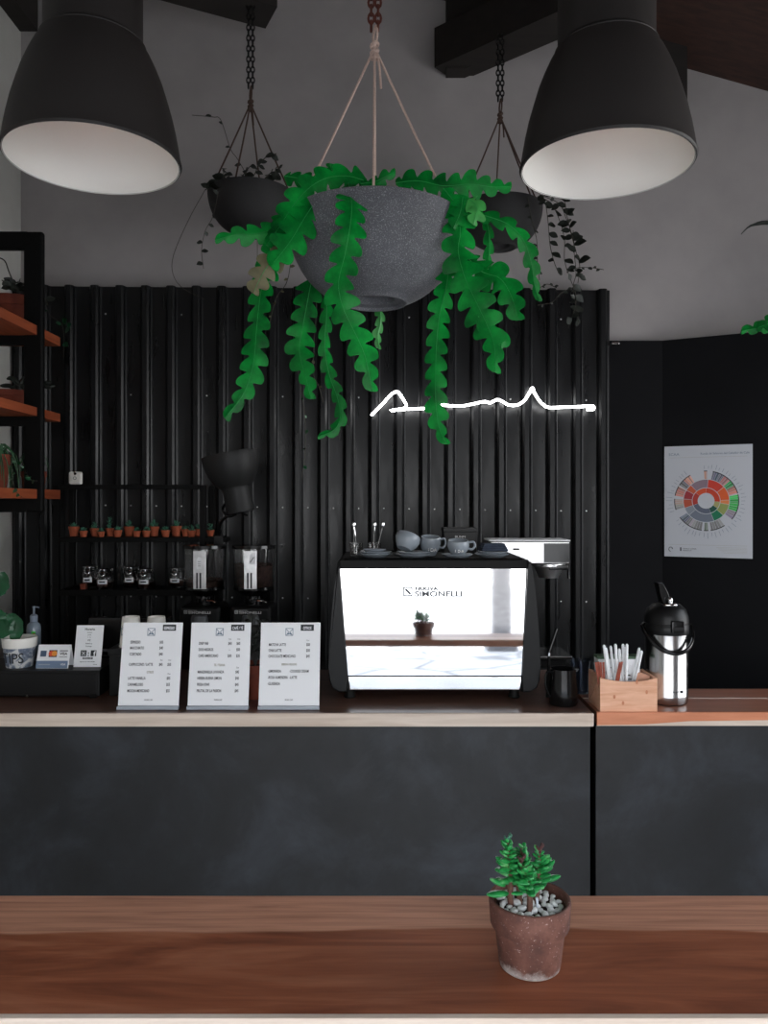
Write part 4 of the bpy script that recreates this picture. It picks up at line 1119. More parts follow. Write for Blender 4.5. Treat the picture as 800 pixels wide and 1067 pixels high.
MB().lathe([(0, .0012), (.010, .0012), (.010, 0)], 24, TM @ Matrix.Translation((-.009, -.0005, .055)) @ FACE).build('red_disc', M['redorange'], tn)
MB().lathe([(0, .0018), (.010, .0018), (.010, 0)], 24, TM @ Matrix.Translation((.003, -.0005, .055)) @ FACE).build('orange_disc', M['yellow'], tn)
text(tn, 'lettering', 'VISA', .014, M['ink'], .037, .050, -.0006, 1, 'CENTER', TM, bold=.0003)
MB().box(.022, .052, -.0007, 0, .064, .067, mtx=TM).build('card_line', M['ink'], tn)
MB().box(.022, .052, -.0007, 0, .042, .0435, mtx=TM).build('card_line', M['ink'], tn)
text(tn, 'lettering', 'VISA', .010, M['white'], .040, .011, -.0012, 1, 'CENTER', TM)
MB().box(-.052, -.008, -.0012, 0, .013, .0155, mtx=TM).build('card_line', M['acrylic'], tn)

ig = thing('info_sign', 'small upright white sign with social media icons', 'sign', (-1.119, 2.965, DT), (math.radians(-13), 0, 0))
MB().box(-.0515, .0515, 0, .003, .001, .157, .0006).build('panel', M['white'], ig)
MB().box(-.0515, .0515, .0032, .005, .001, .157).build('backing', M['blackmatte'], ig)
MB().box(-.02, .02, 0, .003, -.092, 0, mtx=Matrix.Translation((0, .006, .088)) @ Matrix.Rotation(math.radians(27), 4, 'X')).build('easel_back', M['blackmatte'], ig)
text(ig, 'sign_line', 'Horario', .013, M['ink'], 0, .138, -.0004, .9, 'CENTER', bold=.0002)
for s, z, sz in (('Lunes a', .128, .007), ('Jueves', .119, .006), ('7 - 21', .109, .006), ('VIE', .097, .010), ('Sabado y', .086, .008), ('Domingo', .076, .007)):
    text(ig, 'sign_line', s, sz, M['ink'], 0, z, -.0004, .9, 'CENTER')
e = MB(); x0, z0 = -.028, .041
e.box(x0, x0+.022, -.0008, 0, z0, z0+.0045).box(x0, x0+.022, -.0008, 0, z0+.0175, z0+.022).box(x0, x0+.0045, -.0008, 0, z0, z0+.022).box(x0+.0175, x0+.022, -.0008, 0, z0, z0+.022)
e.lathe([(.0035, .0008), (.0062, .0008), (.0062, 0), (.0035, 0)], 18, Matrix.Translation((x0+.011, 0, z0+.011)) @ FACE)
e.build('camera_icon', M['ink'], ig)
MB().box(.0, .0035, -.0008, 0, .041, .046).box(.0, .0035, -.0008, 0, .050, .055).build('divider', M['ink'], ig)
MB().box(.010, .031, -.0006, 0, .041, .063).build('square_icon', M['ink'], ig)
text(ig, 'icon_letter', 'f', .025, M['white'], .0245, .042, -.001, 1, 'CENTER', bold=.0008)
MB().box(-.019, .019, -.0006, 0, .030, .037).build('handle_bar', M['ink'], ig)
text(ig, 'sign_line', 'SHUNUL.CAFE', .006, M['white'], 0, .0315, -.001, .8, 'CENTER')
text(ig, 'sign_line', 'siguenos en redes sociales', .006, M['ink'], 0, .019, -.0004, .9, 'CENTER')
text(ig, 'sign_line', 'Gracias', .0055, M['ink'], .03, .009, -.0004, .9, 'CENTER')

# black till behind
tl = thing('till_terminal', 'black till terminal behind the small white sign', 'till', (-1.05, 3.26, CT))
MB().box(-.17, .17, -.08, .10, 0, .11, .008).build('base', M['blackgloss'], tl)
MB().prism([(-.19, .12), (.19, .12), (.17, .25), (-.17, .25)], -.02, .02, Matrix.Translation((0, .01, .0)) , .006).build('screen_back', M['blackgloss'], tl)
MB().box(-.19, .19, -.062, -.03, .118, .126, .002).build('screen_rim', M['letteringgrey'], tl)
MB().prism([(-.19, .128), (-.13, .134), (-.17, .140), (-.19, .165)], -.06, -.056).build('receipt_paper', M['acrylic'], tl)
MB().box(-.01, .03, -.0615, -.0125, .243, .247).build('indicator', M['lettering'], tl)
text(tl, 'lettering', 'star', .022, M['letteringgrey'], .08, .20, -.0145, 1.2)
MB().box(-.03, .03, -.012, .03, .10, .13).build('neck', M['blackgloss'], tl)

# large leaved plant at the left edge
mo = thing('potted_monstera', 'dark green large leaved plant at the left edge behind the tip bucket', 'potted plant', (-1.615, 3.03, DT))
MB().lathe([(0, 0), (.055, 0), (.075, .12), (.079, .12), (.079, .135), (.070, .135), (.068, .12), (0, .12)], 32).build('pot', M['blackmatte'], mo)
MB().lathe([(0, .126), (.06, .124), (.068, .118)], 20).build('soil', M['soil'], mo)
o_ = Vector(mo.location)
def bigleaf(pts, w, bend=.0):
    n = 14; path = smoothpath(pts, n); vs, fs = [], []
    for i, p in enumerate(path):
        u = i/(n-1); t = (path[min(n-1, i+1)] - path[max(0, i-1)]).normalized()
        s = t.cross(Vector((.25, -1, .15))).normalized(); nn = s.cross(t)
        ww = w*.5*(math.sin(PI*min(1, u*.93+.07))**.7)*(1 - .12*(i % 3 == 0)) if 0 < i < n-1 else .002
        for q_ in (-1, -.5, 0, .5, 1): vs.append(p + s*ww*q_ + nn*(abs(q_)*ww*.22 + .004*math.sin(u*26)*abs(q_)))
    nb_ = len(vs); vs += [v - Vector((0, -.0015, 0)) for v in vs]
    for i in range(n-1):
        for q_ in range(4):
            a = i*5+q_; fs.append((a, a+1, a+6, a+5)); fs.append((nb_+a+5, nb_+a+6, nb_+a+1, nb_+a))
        a = i*5; fs.append((a+5, nb_+a+5, nb_+a, a)); a += 4; fs.append((a, nb_+a, nb_+a+5, a+5))
    MB().add(vs, fs).build('leaf', M['leafgreen'], mo, angle=60)
for base_, pl, w in (((0, 0, .12), [(-12, 616), (-3, 611), (5, 596)], .085), ((0, 0, .12), [(-20, 645), (-5, 648), (6, 652), (14, 640)], .10), ((0, 0, .12), [(8, 640), (16, 648), (17, 660), (12, 672)], .052), ((0, 0, .12), [(-40, 620), (-55, 600), (-60, 580)], .10)):
    pts_ = [P(a, b, 2.95) - o_ for a, b in pl]
    MB().tube(smoothpath([base_, (Vector(base_)*.4 + pts_[0]*.6) + Vector((0, 0, .03)), pts_[0]], 10), .003, 6).build('leaf_stalk', M['darkleaf'], mo)
    bigleaf(pts_, w)

# ------------------------------------------------------------------ wall shelf at the left
ws = thing('shelf_unit', 'black framed wall shelf with three orange brown planks at the left', 'shelf', (XL, 3.72, 1.68))
w0 = Vector(ws.location); XS = -1.640 - XL
for z0, z1 in ((2.518, 2.564), (2.134, 2.177), (1.744, 1.790)):
    MB().box(.002, XS, -1.15, .27, z0-1.68, z1-1.68, .003).build('plank', M['plank'], ws)
def framepart(y):
    xl_, xr_ = -1.706-XL, -1.614-XL
    MB().box(xl_, xr_, y, y+.035, 0, 1.33, .012, 3).build('frame_post', M['frame'], ws)
    MB().box(.002, xl_+.02, y+.001, y+.034, 1.245, 1.329, .003).build('frame_bar', M['frame'], ws)
    MB().box(.002, xl_+.02, y+.001, y+.034, .0, .064, .003).build('frame_bar', M['frame'], ws)
    for zz in (2.518, 2.134): MB().box(.002, xl_+.02, y+.001, y+.034, zz-.045-1.68, zz-.0005-1.68, .003).build('frame_bar', M['frame'], ws)
framepart(0.0); framepart(-1.05)
# plants on the shelf
def shelfpot(name, label, X, Y, Z, r, h, mat):
    p = thing(name, label, 'potted plant', (X, Y, Z))
    MB().lathe([(0, 0), (r*.8, 0), (r*.93, h*.7), (r, h*.7), (r, h), (r*.9, h), (r*.88, h*.85), (0, h*.85)], 40).build('pot', mat, p)
    MB().lathe([(0, h*.9), (r*.85, h*.88), (r*.88, h*.84)], 24).build('soil', M['soil'], p)
    return p
p1 = shelfpot('potted_vine', 'terracotta pot with trailing vine on the top shelf plank', -1.81, 3.86, 2.5645, .115, .16, M['terradark'])
o1 = Vector(p1.location)
vine(p1, [P(4,300,3.9)-o1, P(10,297,3.85)-o1, P(2,292,3.8)-o1], .05, 5, 71, M['darkleaf'], .003)
vine(p1, [P(10,302,3.9)-o1, P(18,294,3.9)-o1, P(27,297,3.88)-o1, P(32,300,3.85)-o1], .05, 12, 72, M['darkleaf'], .003)
vine(p1, [P(18,303,3.9)-o1, P(10,285,3.9)-o1, P(5,272,3.9)-o1, P(-2,268,3.9)-o1], .03, 0, 73, M['darkleaf'], .0035)
vine(p1, [P(36,303,3.95)-o1, P(46,310,3.95)-o1, P(50,318,3.95)-o1], .05, 6, 74, M['darkleaf'], .0025)
vine(p1, [P(44,308,4.05)-o1, P(52,328,4.08)-o1, P(60,334,4.08)-o1, P(66,344,4.08)-o1, P(66,372,4.08)-o1], .03, 3, 75, M['leafgreen'], .0014)
mb = MB()
for a, b in ((66, 337), (70, 341), (68, 345), (67, 357)): blade(mb, P(a, b, 4.07)-o1, (.5, -.3, .3-(b-340)*.05), .035, .032, up=Vector((0, -1, .2)))
mb.build('bright_leaves', M['leafgreen'], p1)
p2 = shelfpot('potted_aloe', 'shallow terracotta bowl with thick dark leaves on the middle plank', -1.83, 3.86, 2.1775, .12, .09, M['terradark'])
o2 = Vector(p2.location); mb = MB()
for pl, rad in (([(25,404),(18,398),(12,394),(7,395)], .012), ([(30,402),(42,401),(50,403),(57,402)], .011), ([(20,405),(24,396),(34,392),(40,394)], .012), ([(15,406),(10,402),(0,402)], .01), ([(36,404),(46,399),(54,398)], .008)):
    mb.tube(smoothpath([P(a, b, 3.88)-o2 for a, b in pl], 10), [rad*q_ for q_ in (.8, .9, 1, 1.05, 1.1, 1.1, 1.1, 1.0, .8, .3)], 8)
mb.build('thick_leaves', M['darkleaf'], p2)
p3 = shelfpot('potted_spider_plant', 'terracotta pot with drooping thin grassy leaves on the lowest plank', -1.80, 3.60, 1.7905, .085, .155, M['terradark'])
o3 = Vector(p3.location); mb = MB(); rr = random.Random(9)
for j in range(70):
    a = rr.uniform(0, 2*PI); sp = rr.uniform(.05, .17); h = rr.uniform(.01, .06); dr = rr.uniform(.0, .20)
    c, s_ = math.cos(a), math.sin(a)
    if c > .2 and sp > .12: sp = .12
    path = smoothpath([(c*.03, s_*.03, .135), (c*sp*.5, s_*sp*.5, .15+h), (c*sp*.9, s_*sp*.9, .15+h*.4-dr*.4), (c*sp, s_*sp, .14-dr)], 9)
    mb.tube(path, [.003*q_ for q_ in (1, 1.1, 1.2, 1.1, 1, .9, .7, .5, .2)], 4)
mb.build('grassy_leaves', M['spider'], p3)
vine(p3, [P(22,480,3.6)-o3, P(27,492,3.55)-o3, P(32,500,3.5)-o3, P(39,501,3.5)-o3], .022, 9, 81, M['leafgreen'], .0012)
vine(p3, [P(12,478,3.5)-o3, P(13,500,3.5)-o3, P(17,513,3.48)-o3, P(23,518,3.48)-o3], .02, 8, 82, M['spider'], .0012)
p4 = shelfpot('potted_spider_plant', 'thin grassy plant half hidden behind the black shelf post', -1.735, 3.90, 1.7905, .06, .09, M['terradark'])
mb = MB()
for j in range(34):
    a = rr.uniform(0, 2*PI); sp = rr.uniform(.03, .075); h = rr.uniform(.03, .10)
    c, s_ = math.cos(a), math.sin(a)
    mb.tube(smoothpath([(c*.02, s_*.02, .075), (c*sp*.5, s_*sp*.5, .09+h), (c*sp, s_*sp, .08+h*.5), (c*sp*1.05, s_*sp*1.05, .03)], 8), [.0022*q_ for q_ in (1, 1, 1, 1, .9, .7, .5, .2)], 4)
mb.build('grassy_leaves', M['spider'], p4)

# ------------------------------------------------------------------ right end of the counter
pm = thing('milk_pitcher', 'black steel milk pitcher beside the espresso machine', 'pitcher', ((586.5-400)/F*2.83, 2.83, CT))
MB().lathe([(0, 0), (.047, 0), (.050, .006), (.050, .06), (.046, .10), (.0455, .128), (.0425, .128), (.043, .10), (.046, .06), (.046, .01), (0, .008)], 40).build('pitcher_body', M['blackgloss'], pm)
MB().tube(smoothpath([(-.044, -.006, .118), (-.062, -.012, .115), (-.066, -.014, .07), (-.05, -.01, .03)], 14), .004, 7).build('handle', M['blackgloss'], pm)
MB().prism([(.025, .10), (.055, .128), (.052, .130), (.03, .130)], -.014, .014).build('spout', M['blackgloss'], pm)
bs = thing('counter_brush', 'black handled brush leaning out beside the black pitcher', 'brush', ((571-400)/F*2.93, 2.93, CT))
hb = P(580.5, 655, 2.93) - Vector(bs.location); hm = P(572, 680, 2.93) - Vector(bs.location)
MB().tube([hm, hb], [.0075, .0065], 10).build('handle', M['blackgloss'], bs)
MB().tube([hm + Vector((-.0005, 0, -.012)), hm], .006, 10).build('ferrule', M['chrome'], bs)
MB().tube([(0, 0, .0), hm*.3, hm + Vector((-.0005, 0, -.012))], [.009, .008, .005], 10).build('bristles', M['blackmatte'], bs)
cu = MB().lathe([(0, 0), (.031, 0), (.033, .004), (.040, .125), (.038, .125), (.031, .006), (0, .006)], 36).build('plastic_tumbler', M['ledgecup'])
cu.location = ((605.3-400)/F*3.0, 3.0, CT+.0005); tag(cu, 'smoky blue tumbler standing behind the black pitcher', 'tumbler')

cx0, cx1 = (626-400)/F*2.715, (685.8-400)/F*2.715
cad = thing('bamboo_caddy', 'light bamboo caddy box holding straws at the counter front', 'caddy', ((cx0+cx1)/2, 2.725, CT))
hw = (cx1-cx0)/2; t_ = .010; hz = .117; dp = .155
curve_ = [(hw*(1-2*i/16), hz - .014*(1-(1-2*i/16)**2)) for i in range(17)]
for y0, nm in ((0, 'front_board'), (dp-t_, 'rear_board')):
    MB().prism([(-hw, 0), (hw, 0)] + curve_, y0, y0+t_, bev=.0008).build(nm, M['bamboo'], cad)
for sx in (-1, 1):
    MB().box(min(sx*hw, sx*(hw-t_)), max(sx*hw, sx*(hw-t_)), t_, dp-t_, 0, hz, .0008).build('side_board', M['bamboo'], cad)
    MB().tube([(sx*(hw+.0005), .02, .105), (sx*(hw+.0005), .125, .02)], .0022, 6).build('string_groove', M['napkin'], cad)
MB().box(-hw+t_, hw-t_, t_, dp-t_, 0, .006).build('bottom_board', M['bamboo'], cad)
for xk, zk in ((.062, .068), (-.02, .03), (.028, .102), (-.05, .052)):
    MB().lathe([(0, .0004), (.003, .0004), (.0045, 0)], 12, Matrix.Translation((xk, -.0001, zk)) @ FACE @ Matrix.Diagonal((1, 1.6, 1, 1))).build('knot', M['orangeedge'], cad)
cb_ = thing('sweetener_carton', 'white carton with green top standing inside the bamboo caddy', 'carton', ((cx0+cx1)/2-.003, 2.835, CT+.0065))
MB().box(-.080, .070, -.022, .030, 0, .158, .001).build('carton_body', M['white'], cb_)
MB().box(-.0805, .0705, -.0225, .0305, .1585, .168, .001).build('carton_top', M['cartongreen'], cb_)
MB().tube([(-.035+.016*math.cos(t), -.0222, .112+.016*math.sin(t)) for t in [2*PI*q_/20 for q_ in range(20)]], .0014, 5, True).build('round_mark', M['ink'], cb_)
for q_ in range(4): MB().box(.012, .012+.008*(4-q_), -.0226, -.0215, .085+.014*q_, .089+.014*q_).build('print_line', M['ink'], cb_)
cb_b = Vector((cx0, 2.74, CT))
sp = [((638,709),(629,672)),((641,709),(631,675)),((643,709),(636,673)),((645,709),(641,671)),((648,709),(645,676)),((649,709),(649,671)),((652,709),(653,671)),((654,708),(651,674)),((654,709),(666,675)),((656,709),(668.5,678))]
wh = ['leftmost, leaning left', 'second from left, leaning left', 'third from left, leaning left', 'upright with dark tip, left of centre', 'short, left of centre', 'tall, at the centre', 'tall, right of centre', 'half hidden behind the tall pair', 'leaning far right, inner one', 'leaning far right, outermost']
for i, ((bx_, by_), (tx_, ty_)) in enumerate(sp):
    dd = 2.763 + .0075*(i % 3)
    b0 = P(bx_, 735, dd); b0.z = CT+.008; t0 = P(tx_, ty_, dd)
    o_ = MB().tube([Vector((0, 0, 0)), (t0-b0)*.985], .0052, 8).tube([(t0-b0)*.985, t0-b0], .0036, 8).build('wrapped_straw', M['straw']); o_.location = b0
    tag(o_, 'white wrapped straw in the bamboo caddy, ' + wh[i], 'straw', 'wrapped straws in the bamboo caddy')
st = [((626,709),(620.5,690)),((628,709),(623,689.5)),((629,709),(625.5,690)),((630.5,709),(628.5,690)),((636,709),(646,690)),((638,709),(648,689.5))]
wk = ['leftmost in the upright bunch', 'second in the upright bunch', 'third in the upright bunch', 'rightmost in the upright bunch', 'inner one leaning right across the straws', 'outer one leaning right across the straws']
for i, ((bx_, by_), (tx_, ty_)) in enumerate(st):
    dd = 2.745 + (.005*(i % 2) if i < 4 else .004*(i % 2))
    t0 = P(tx_, ty_, dd); b0 = P(bx_, 735, dd); b0.z = CT+.008
    b0.x = max(b0.x, cx0+t_+.004); 
    o_ = MB().tube([Vector((0, 0, 0)), t0-b0], .0042, 6, flat=.45).build('stir_stick', M['stick']); o_.location = b0
    tag(o_, 'reddish brown stir stick in the caddy, ' + wk[i], 'stir stick', 'stir sticks in the bamboo caddy')
for i in range(3):
    nk = MB().box(-.022, .022, -.001, .001, 0, .112, .0008, mtx=Matrix.Rotation(.28, 4, 'Y') @ Matrix.Rotation(-.06, 4, 'X')).build('paper_napkin', M['napkin'])
    nk.location = (cx1-.066, 2.752+.012*i, CT+.0145)
    tag(nk, ('front', 'middle', 'rear')[i] + ' kraft paper napkin tucked in the right of the caddy', 'napkin', 'napkins in the bamboo caddy')

ap = thing('airpot', 'steel pump airpot with black lid and handle on the right counter', 'airpot', ((694-400)/F*2.87, 2.87, CT))
MB().lathe([(0, .002), (.072, .002), (.0745, .006), (.0765, .03), (.0765, .031), (.0755, .033), (.0755, .252), (.06, .256)], 64).build('body', M['brushed'], ap)
MB().lathe([(0, 0), (.070, 0), (.073, .003), (.07, .006), (0, .006)], 48).build('foot_ring', M['blackmatte'], ap)
MB().lathe([(.0765, .250), (.0785, .253), (.0785, .282), (.077, .284), (.077, .288), (.0785, .290), (.0765, .312), (.068, .338), (.05, .354), (.025, .359), (0, .360)], 56).build('lid', M['black'], ap)
MB().box(-.012, .034, -.090, -.066, .262, .304, .005).build('latch', M['blackgloss'], ap)
MB().box(-.006, .028, -.094, -.088, .270, .284, .003).build('latch_button', M['black'], ap)
lv = MB().prism([(-.040, .434), (-.018, .432), (.000, .40), (.014, .352), (-.020, .352), (-.030, .40)], -.022, .022, bev=.005).build('lever', M['blackgloss'], ap)
MB().ell(Vector((.0, -.036, .356)), (.030, .014, .008), None, 18, 8).build('spout_plate', M['chrome'], ap)
MB().ell(Vector((.002, -.034, .372)), (.010, .010, .013), None, 14, 8).build('hinge_pin', M['chrome'], ap)
hp_ = []
for q_ in range(25):
    t = PI + PI*q_/24
    hp_.append(Vector((.090*math.cos(t) + .001, -.004 + .088*math.sin(t)*1.0, .279 - .088*abs(math.sin(t)))))
hp_ = [Vector((-.080, .0, .283))] + hp_ + [Vector((.082, .0, .283))]
MB().tube(hp_, .0062, 8, flat=1.3).build('handle', M['blackgloss'], ap)
text(ap, 'label_print', 'service', .008, M['ink'], -.004, .050, -.0757, 1, 'CENTER', Matrix.Rotation(.15, 4, 'Z'), ext=.001)
MB().box(.020, .030, -.0745, -.070, .046, .056, mtx=Matrix.Rotation(.06, 4, 'Z')).build('label_square', M['ink'], ap)

# ------------------------------------------------------------------ poster on the angled wall
a_, b_ = Vector((1.528, 4.32, 0)), Vector((1.925, 4.11, 0)); dv = (b_-a_).normalized(); ang = math.atan2(dv.y, dv.x)
nrm = Vector((dv.y, -dv.x, 0))
def on_wall(px):
    # distance along the wall where the sight line of px meets it
    m_ = (px-400)/F
    s = (m_*a_.y - a_.x) / (dv.x - m_*dv.y)
    return s
s0, s1 = on_wall(692.2), on_wall(784)
if s0 < .002: s0 = .002
PW = s1 - s0; y0_ = (a_ + dv*s0).y; y1_ = (a_+dv*s1).y
zb_ = CZ - (579.5-525)/F*y0_; PH = (579.5-465.5)/F*y0_
po = thing('wall_poster', 'white poster with a colourful flavour wheel on the dark wall', 'poster', a_ + dv*s0 + nrm*.003 + Vector((0, 0, zb_)), (0, 0, ang))
MB().box(0, PW, -.001, .002, 0, PH).build('sheet', M['white'] if False else simple('poster paper', rgb(196, 199, 206), .7), po)
pc = Vector((PW*.485, 0, PH*.505)); PR = PW*.37
def ring(name, r0, r1, a0, a1, col, y):
    n = max(2, int((a1-a0)/6)); vs, fs = [], []
    for i in range(n+1):
        t = math.radians(90 - (a0 + (a1-a0)*i/n))
        for r_ in (r0, r1):
            for yy in (y, y+.0006): vs.append((pc.x + PR*r_*math.cos(t), yy, pc.z + PR*r_*math.sin(t)))
    for i in range(n):
        a, b = i*4, i*4+4
        fs += [(a, b, b+2, a+2), (a+2, b+2, b+3, a+3), (a+3, b+3, b+1, a+1), (a+1, b+1, b, a)]
    fs += [(0, 2, 3, 1), (n*4, n*4+1, n*4+3, n*4+2)]
    return vs, fs, col
cols = {}
def pcol(c):
    if c not in cols: cols[c] = simple('poster ink %d %d %d' % c, rgb(*c), .7)
    return cols[c]
secs = []
for a0, a1, c in ((5, 50, (205, 62, 46)), (50, 88, (222, 96, 44)), (88, 100, (232, 140, 84)), (100, 132, (150, 160, 92)), (132, 160, (24, 120, 84)), (160, 228, (116, 124, 138)), (228, 250, (140, 148, 158)), (250, 275, (186, 84, 58)), (275, 300, (160, 50, 58)), (300, 318, (196, 92, 60)), (318, 365, (140, 120, 132))):
    secs.append(ring('s', .44, .70, a0+.6, a1-.6, c, -.0018))
for a0, a1, c in ((0, 95, (200, 66, 40)), (95, 125, (170, 165, 110)), (125, 160, (30, 84, 70)), (160, 250, (96, 102, 120)), (250, 310, (176, 58, 50)), (310, 360, (214, 84, 48))):
    secs.append(ring('s', .26, .42, a0+.5, a1-.5, c, -.0018))
rr = random.Random(3)
for a0, a1, c in ((12, 34, (118, 122, 138)), (34, 48, (196, 140, 140)), (48, 60, (70, 168, 104)), (60, 76, (206, 134, 122)), (78, 112, (70, 200, 96)), (112, 128, (140, 134, 146)), (145, 172, (150, 150, 148)), (176, 184, (120, 140, 124)), (188, 222, (156, 154, 156)), (222, 236, (110, 118, 136)), (252, 262, (166, 166, 164)), (262, 274, (190, 170, 158)), (280, 300, (206, 140, 124)), (302, 314, (128, 128, 134)), (314, 330, (220, 160, 142)), (356, 362, (214, 160, 140))):
    a = a0
    while a < a1:
        w = min(rr.uniform(3, 6), a1-a); f_ = rr.uniform(.82, 1.12)
        cc = tuple(max(0, min(255, int(round(x_*f_/12)*12))) for x_ in c)
        secs.append(ring('s', .72, .97, a+.3, a+w-.3, cc, -.0018)); a += w
    secs.append(ring('s', .97, 1.0, a0, a1, (62, 62, 66), -.0018))
byc = {}
for vs, fs, c in secs: byc.setdefault(c, []).append((vs, fs))
allmb = bpy.data.meshes.new('flavour_wheel'); V_, F_, MI = [], [], []
for ci, (c, lst) in enumerate(byc.items()):
    allmb.materials.append(pcol(c))
    for vs, fs in lst:
        o = len(V_); V_ += vs; F_ += [tuple(i+o for i in f_) for f_ in fs]; MI += [ci]*len(fs)
allmb.from_pydata(V_, [], F_); allmb.polygons.foreach_set('material_index', MI); allmb.update()
fw = bpy.data.objects.new('flavour_wheel', allmb); COL.objects.link(fw); fw.parent = po; fw['label'] = 'round wheel of red, orange, green and grey wedges'
wn = MB()
for j in range(58):
    t = math.radians(j*6.2 + rr.uniform(-1, 1)); deg = (90-math.degrees(t)) % 360
    if 332 < deg < 354 or 238 < deg < 250: continue
    l_ = rr.uniform(.08, .2)
    p0 = Vector((pc.x+PR*1.06*math.cos(t), -.0013, pc.z+PR*1.06*math.sin(t))); p1_ = Vector((pc.x+PR*(1.06+l_)*math.cos(t), -.0013, pc.z+PR*(1.06+l_)*math.sin(t)))
    wn.tube([p0, p1_], .0009, 4)
wn.build('wheel_captions', M['inkblue'], po)
text(po, 'poster_title', 'SCAA', .020, M['inkblue'], PW*.05, PH*.915, -.0014, 1.1)
text(po, 'poster_title', 'Rueda de Sabores del Catador de Cafe', .0165, M['inkblue'], PW*.42, PH*.918, -.0014, .92)
for zz in (.895, .108): MB().box(PW*.05, PW*.94, -.0015, 0, PH*zz, PH*zz+.0011).build('rule_line', M['inklight'], po)
MB().tube([(PW*.075+.010*math.cos(t), -.0014, PH*.066+.012*math.sin(t)) for t in [2*PI*q_/16 for q_ in range(13)]], .0016, 5).build('round_mark', M['ink'], po)
MB().box(PW*.185, PW*.20, -.0015, 0, PH*.052, PH*.085).build('bar_mark', M['ink'], po)
text(po, 'poster_note', 'WORLD COFFEE', .009, M['ink'], PW*.22, PH*.068, -.0014, 1)
text(po, 'poster_note', 'RESEARCH', .009, M['ink'], PW*.22, PH*.052, -.0014, 1)
for q_ in range(5): MB().box(PW*(.60+.02*q_), PW*.94, -.0014, 0, PH*(.090-.012*q_), PH*(.090-.012*q_)+.001).build('fine_print', M['inklight'], po)

# ------------------------------------------------------------------ foreground pot with succulent
pot = thing('potted_jade', 'weathered terracotta pot with green jade succulent on the bar table', 'potted plant', (.2275, 1.229, CT+.0005), (math.radians(0), 0, .3))
MB().lathe([(0, 0), (.044, 0), (.0465, .002), (.0475, .006), (.0545, .061), (.0550, .0635), (.0600, .0640), (.0612, .067), (.0634, .100), (.0630, .1045), (.0612, .106), (.0580, .1055), (.0568, .100), (.056, .092), (0, .088)], 72).build('pot', M['agedpot'], pot)
MB().lathe([(0, .0925), (.05, .092), (.0558, .091)], 32).build('soil', M['soil'], pot)
p0 = Vector(pot.location)
def to_local(px, py, d): 
    return Matrix.Rotation(-.3, 3, 'Z') @ (P(px, py, d) - p0)
stems = [([(531,937),(532,912),(530,895),(528.5,878)], 1.225, 34, .0185), ([(552,942),(551,925),(547,908),(543,902)], 1.205, 28, .0185), ([(557.5,940),(560,925),(561.5,908),(562,888)], 1.235, 28, .0185), ([(541,935),(540,915),(541,897),(545,884)], 1.235, 26, .0185)]
rr = random.Random(21)
for si, (pl, d, nl, ll) in enumerate(stems):
    path = smoothpath([to_local(a, b, d) for a, b in pl], 16)
    path[0] = Vector((path[0].x*.9, path[0].y*.9, .078))
    st_ = MB().tube(path, [.0048]*4 + [.0042]*6 + [.003]*6, 8).build('stem', M['jadestem'], pot)
    mb = MB()
    for j in range(nl):
        u = .30 + .70*j/(nl-1); k_ = min(15, int(u*15)); p = path[k_]
        a = j*2.4 + rr.uniform(-.4, .4)
        dr = Vector((math.cos(a), math.sin(a), .15 + .9*max(0, u-.55)*2 + rr.uniform(-.1, .25))).normalized()
        l = ll*rr.uniform(.75, 1.15)*(1.05 - .45*max(0, u-.7)/.3)
        mb.ell(p + dr*(l*.58), (l*.33, l*.19, l*.60), dr.to_track_quat('Z', 'Y'), 10, 8)
    mb.build('jade_leaves', M['jade'], st_)
    if si < 3:
        mb = MB(); top = path[-1] if si != 1 else path[-1] + Vector((0, 0, .004))
        for j in range(9):
            a = j*2.4; dr = Vector((math.cos(a)*.5, math.sin(a)*.5, 1)).normalized()
            mb.ell(top + dr*(.003+.004*(j % 3)), (.0022, .0018, .0045), dr.to_track_quat('Z', 'Y'), 8, 6)
        mb.build('flower_bud', M['jadebud'] if si else M['succ'], st_)
mb = MB()
for (a0, a1, d) in (((565,918),(583,913),1.24), ((563,910),(577,897),1.235), ((529,931),(508,932),1.21), ((526,923),(511,916),1.215), ((545,931),(533,931),1.19), ((551,921),(538,919),1.19), ((548,905),(547,884),1.22), ((553,918),(556,905),1.2), ((549,932),(557,928),1.195)):
    p, q = to_local(*a0, d), to_local(*a1, d); dr = (q-p); l = dr.length
    mb.ell((p+q)/2, (l*.25, l*.15, l*.56), dr.to_track_quat('Z', 'Y'), 12, 8)
mb.build('jade_leaves', M['jade'], pot)
MB().tube([to_local(560, 945, 1.19), to_local(559, 935, 1.19)], .002, 6).build('plant_stub', M['acrylic'], pot)
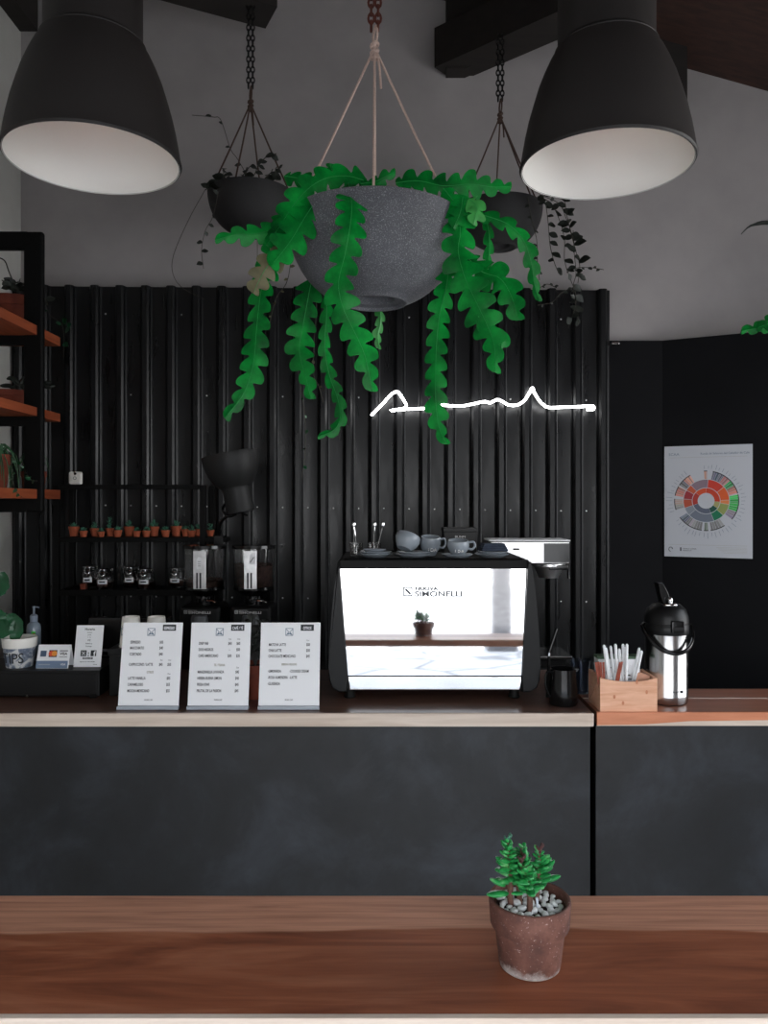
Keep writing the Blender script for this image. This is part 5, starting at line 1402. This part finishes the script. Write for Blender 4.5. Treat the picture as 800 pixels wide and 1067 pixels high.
# pebbles, loose on the soil
pm_ = []
for v_ in range(4):
    mb = MB(); mb.ell(Vector((0, 0, 0)), (1, rr.uniform(.7, .9), rr.uniform(.5, .65)), None, 14, 9)
    o = mb.build('pebble', M['pebble']); 
    for vv in o.data.vertices: vv.co *= 1 + .10*math.sin(vv.co.x*3+v_)*math.cos(vv.co.y*4-v_)
    pm_.append(o.data); bpy.data.objects.remove(o)
placed = []; tries = 0
while len(placed) < 70 and tries < 6000:
    tries += 1
    a = rr.uniform(0, 2*PI); rad = .050*math.sqrt(rr.random()); sz = rr.uniform(.0048, .0088)
    x_, y_ = rad*math.cos(a), rad*math.sin(a)
    if rad + sz > .0545: continue
    if any(math.hypot(x_-a2, y_-b2) < (sz+s2)*.80 for a2, b2, s2 in placed): continue
    placed.append((x_, y_, sz))
for i, (x_, y_, sz) in enumerate(placed):
    o = bpy.data.objects.new('pebble', pm_[i % 4]); COL.objects.link(o)
    o.location = p0 + Vector((x_, y_, .0925 + sz*.42)); o.scale = (sz, sz, sz); o.rotation_euler = (rr.uniform(-.3, .3), rr.uniform(-.3, .3), rr.uniform(0, 6))
    tag(o, 'white pebble lying around the jade stems in the terracotta pot', 'pebble', 'white pebbles in the foreground pot')

# ------------------------------------------------------------------ light, camera, colour
w = bpy.data.worlds.new('World'); sc.world = w; w.use_nodes = True
nt = w.node_tree; bg = nt.nodes['Background']
tc = nt.nodes.new('ShaderNodeTexCoord'); sp_ = nt.nodes.new('ShaderNodeSeparateXYZ'); nt.links.new(tc.outputs['Generated'], sp_.inputs['Vector'])
cr = ramp(nt, sp_.outputs['Z'], [(0, (1.0, 1.0, 1.0, 1)), (.25, (.90, .95, 1.0, 1)), (1, (.66, .78, .95, 1))])
nt.links.new(cr.outputs['Color'], bg.inputs['Color']); bg.inputs['Strength'].default_value = 1.8
sun = bpy.data.lights.new('Sun', 'SUN'); sun.energy = 5.0; sun.angle = math.radians(1.5); sun.color = (1, .97, .92)
so = bpy.data.objects.new('Sun', sun); COL.objects.link(so)
so.rotation_euler = Vector((.15, -.48, -.87)).to_track_quat('-Z', 'Y').to_euler()

cam = bpy.data.cameras.new('Camera'); co = bpy.data.objects.new('Camera', cam); COL.objects.link(co)
co.location = (0, 0, CZ); co.rotation_euler = (PI/2, 0, 0)
cam.sensor_fit = 'VERTICAL'; cam.sensor_height = 36; cam.lens = F/1067*36
cam.shift_y = -(1067/2 - HY)/1067
cam.clip_start = .05; sc.camera = co
vs_ = sc.view_settings; vs_.view_transform = 'Standard'; vs_.look = 'None'; vs_.gamma = 1; vs_.use_curve_mapping = False
vs_.exposure = 1.5
sc.cycles.use_denoising = True
sc.cycles.max_bounces = 8; sc.cycles.diffuse_bounces = 4; sc.cycles.transmission_bounces = 8; sc.cycles.transparent_max_bounces = 8
sc.cycles.sample_clamp_indirect = 6; sc.cycles.caustics_reflective = False; sc.cycles.caustics_refractive = False
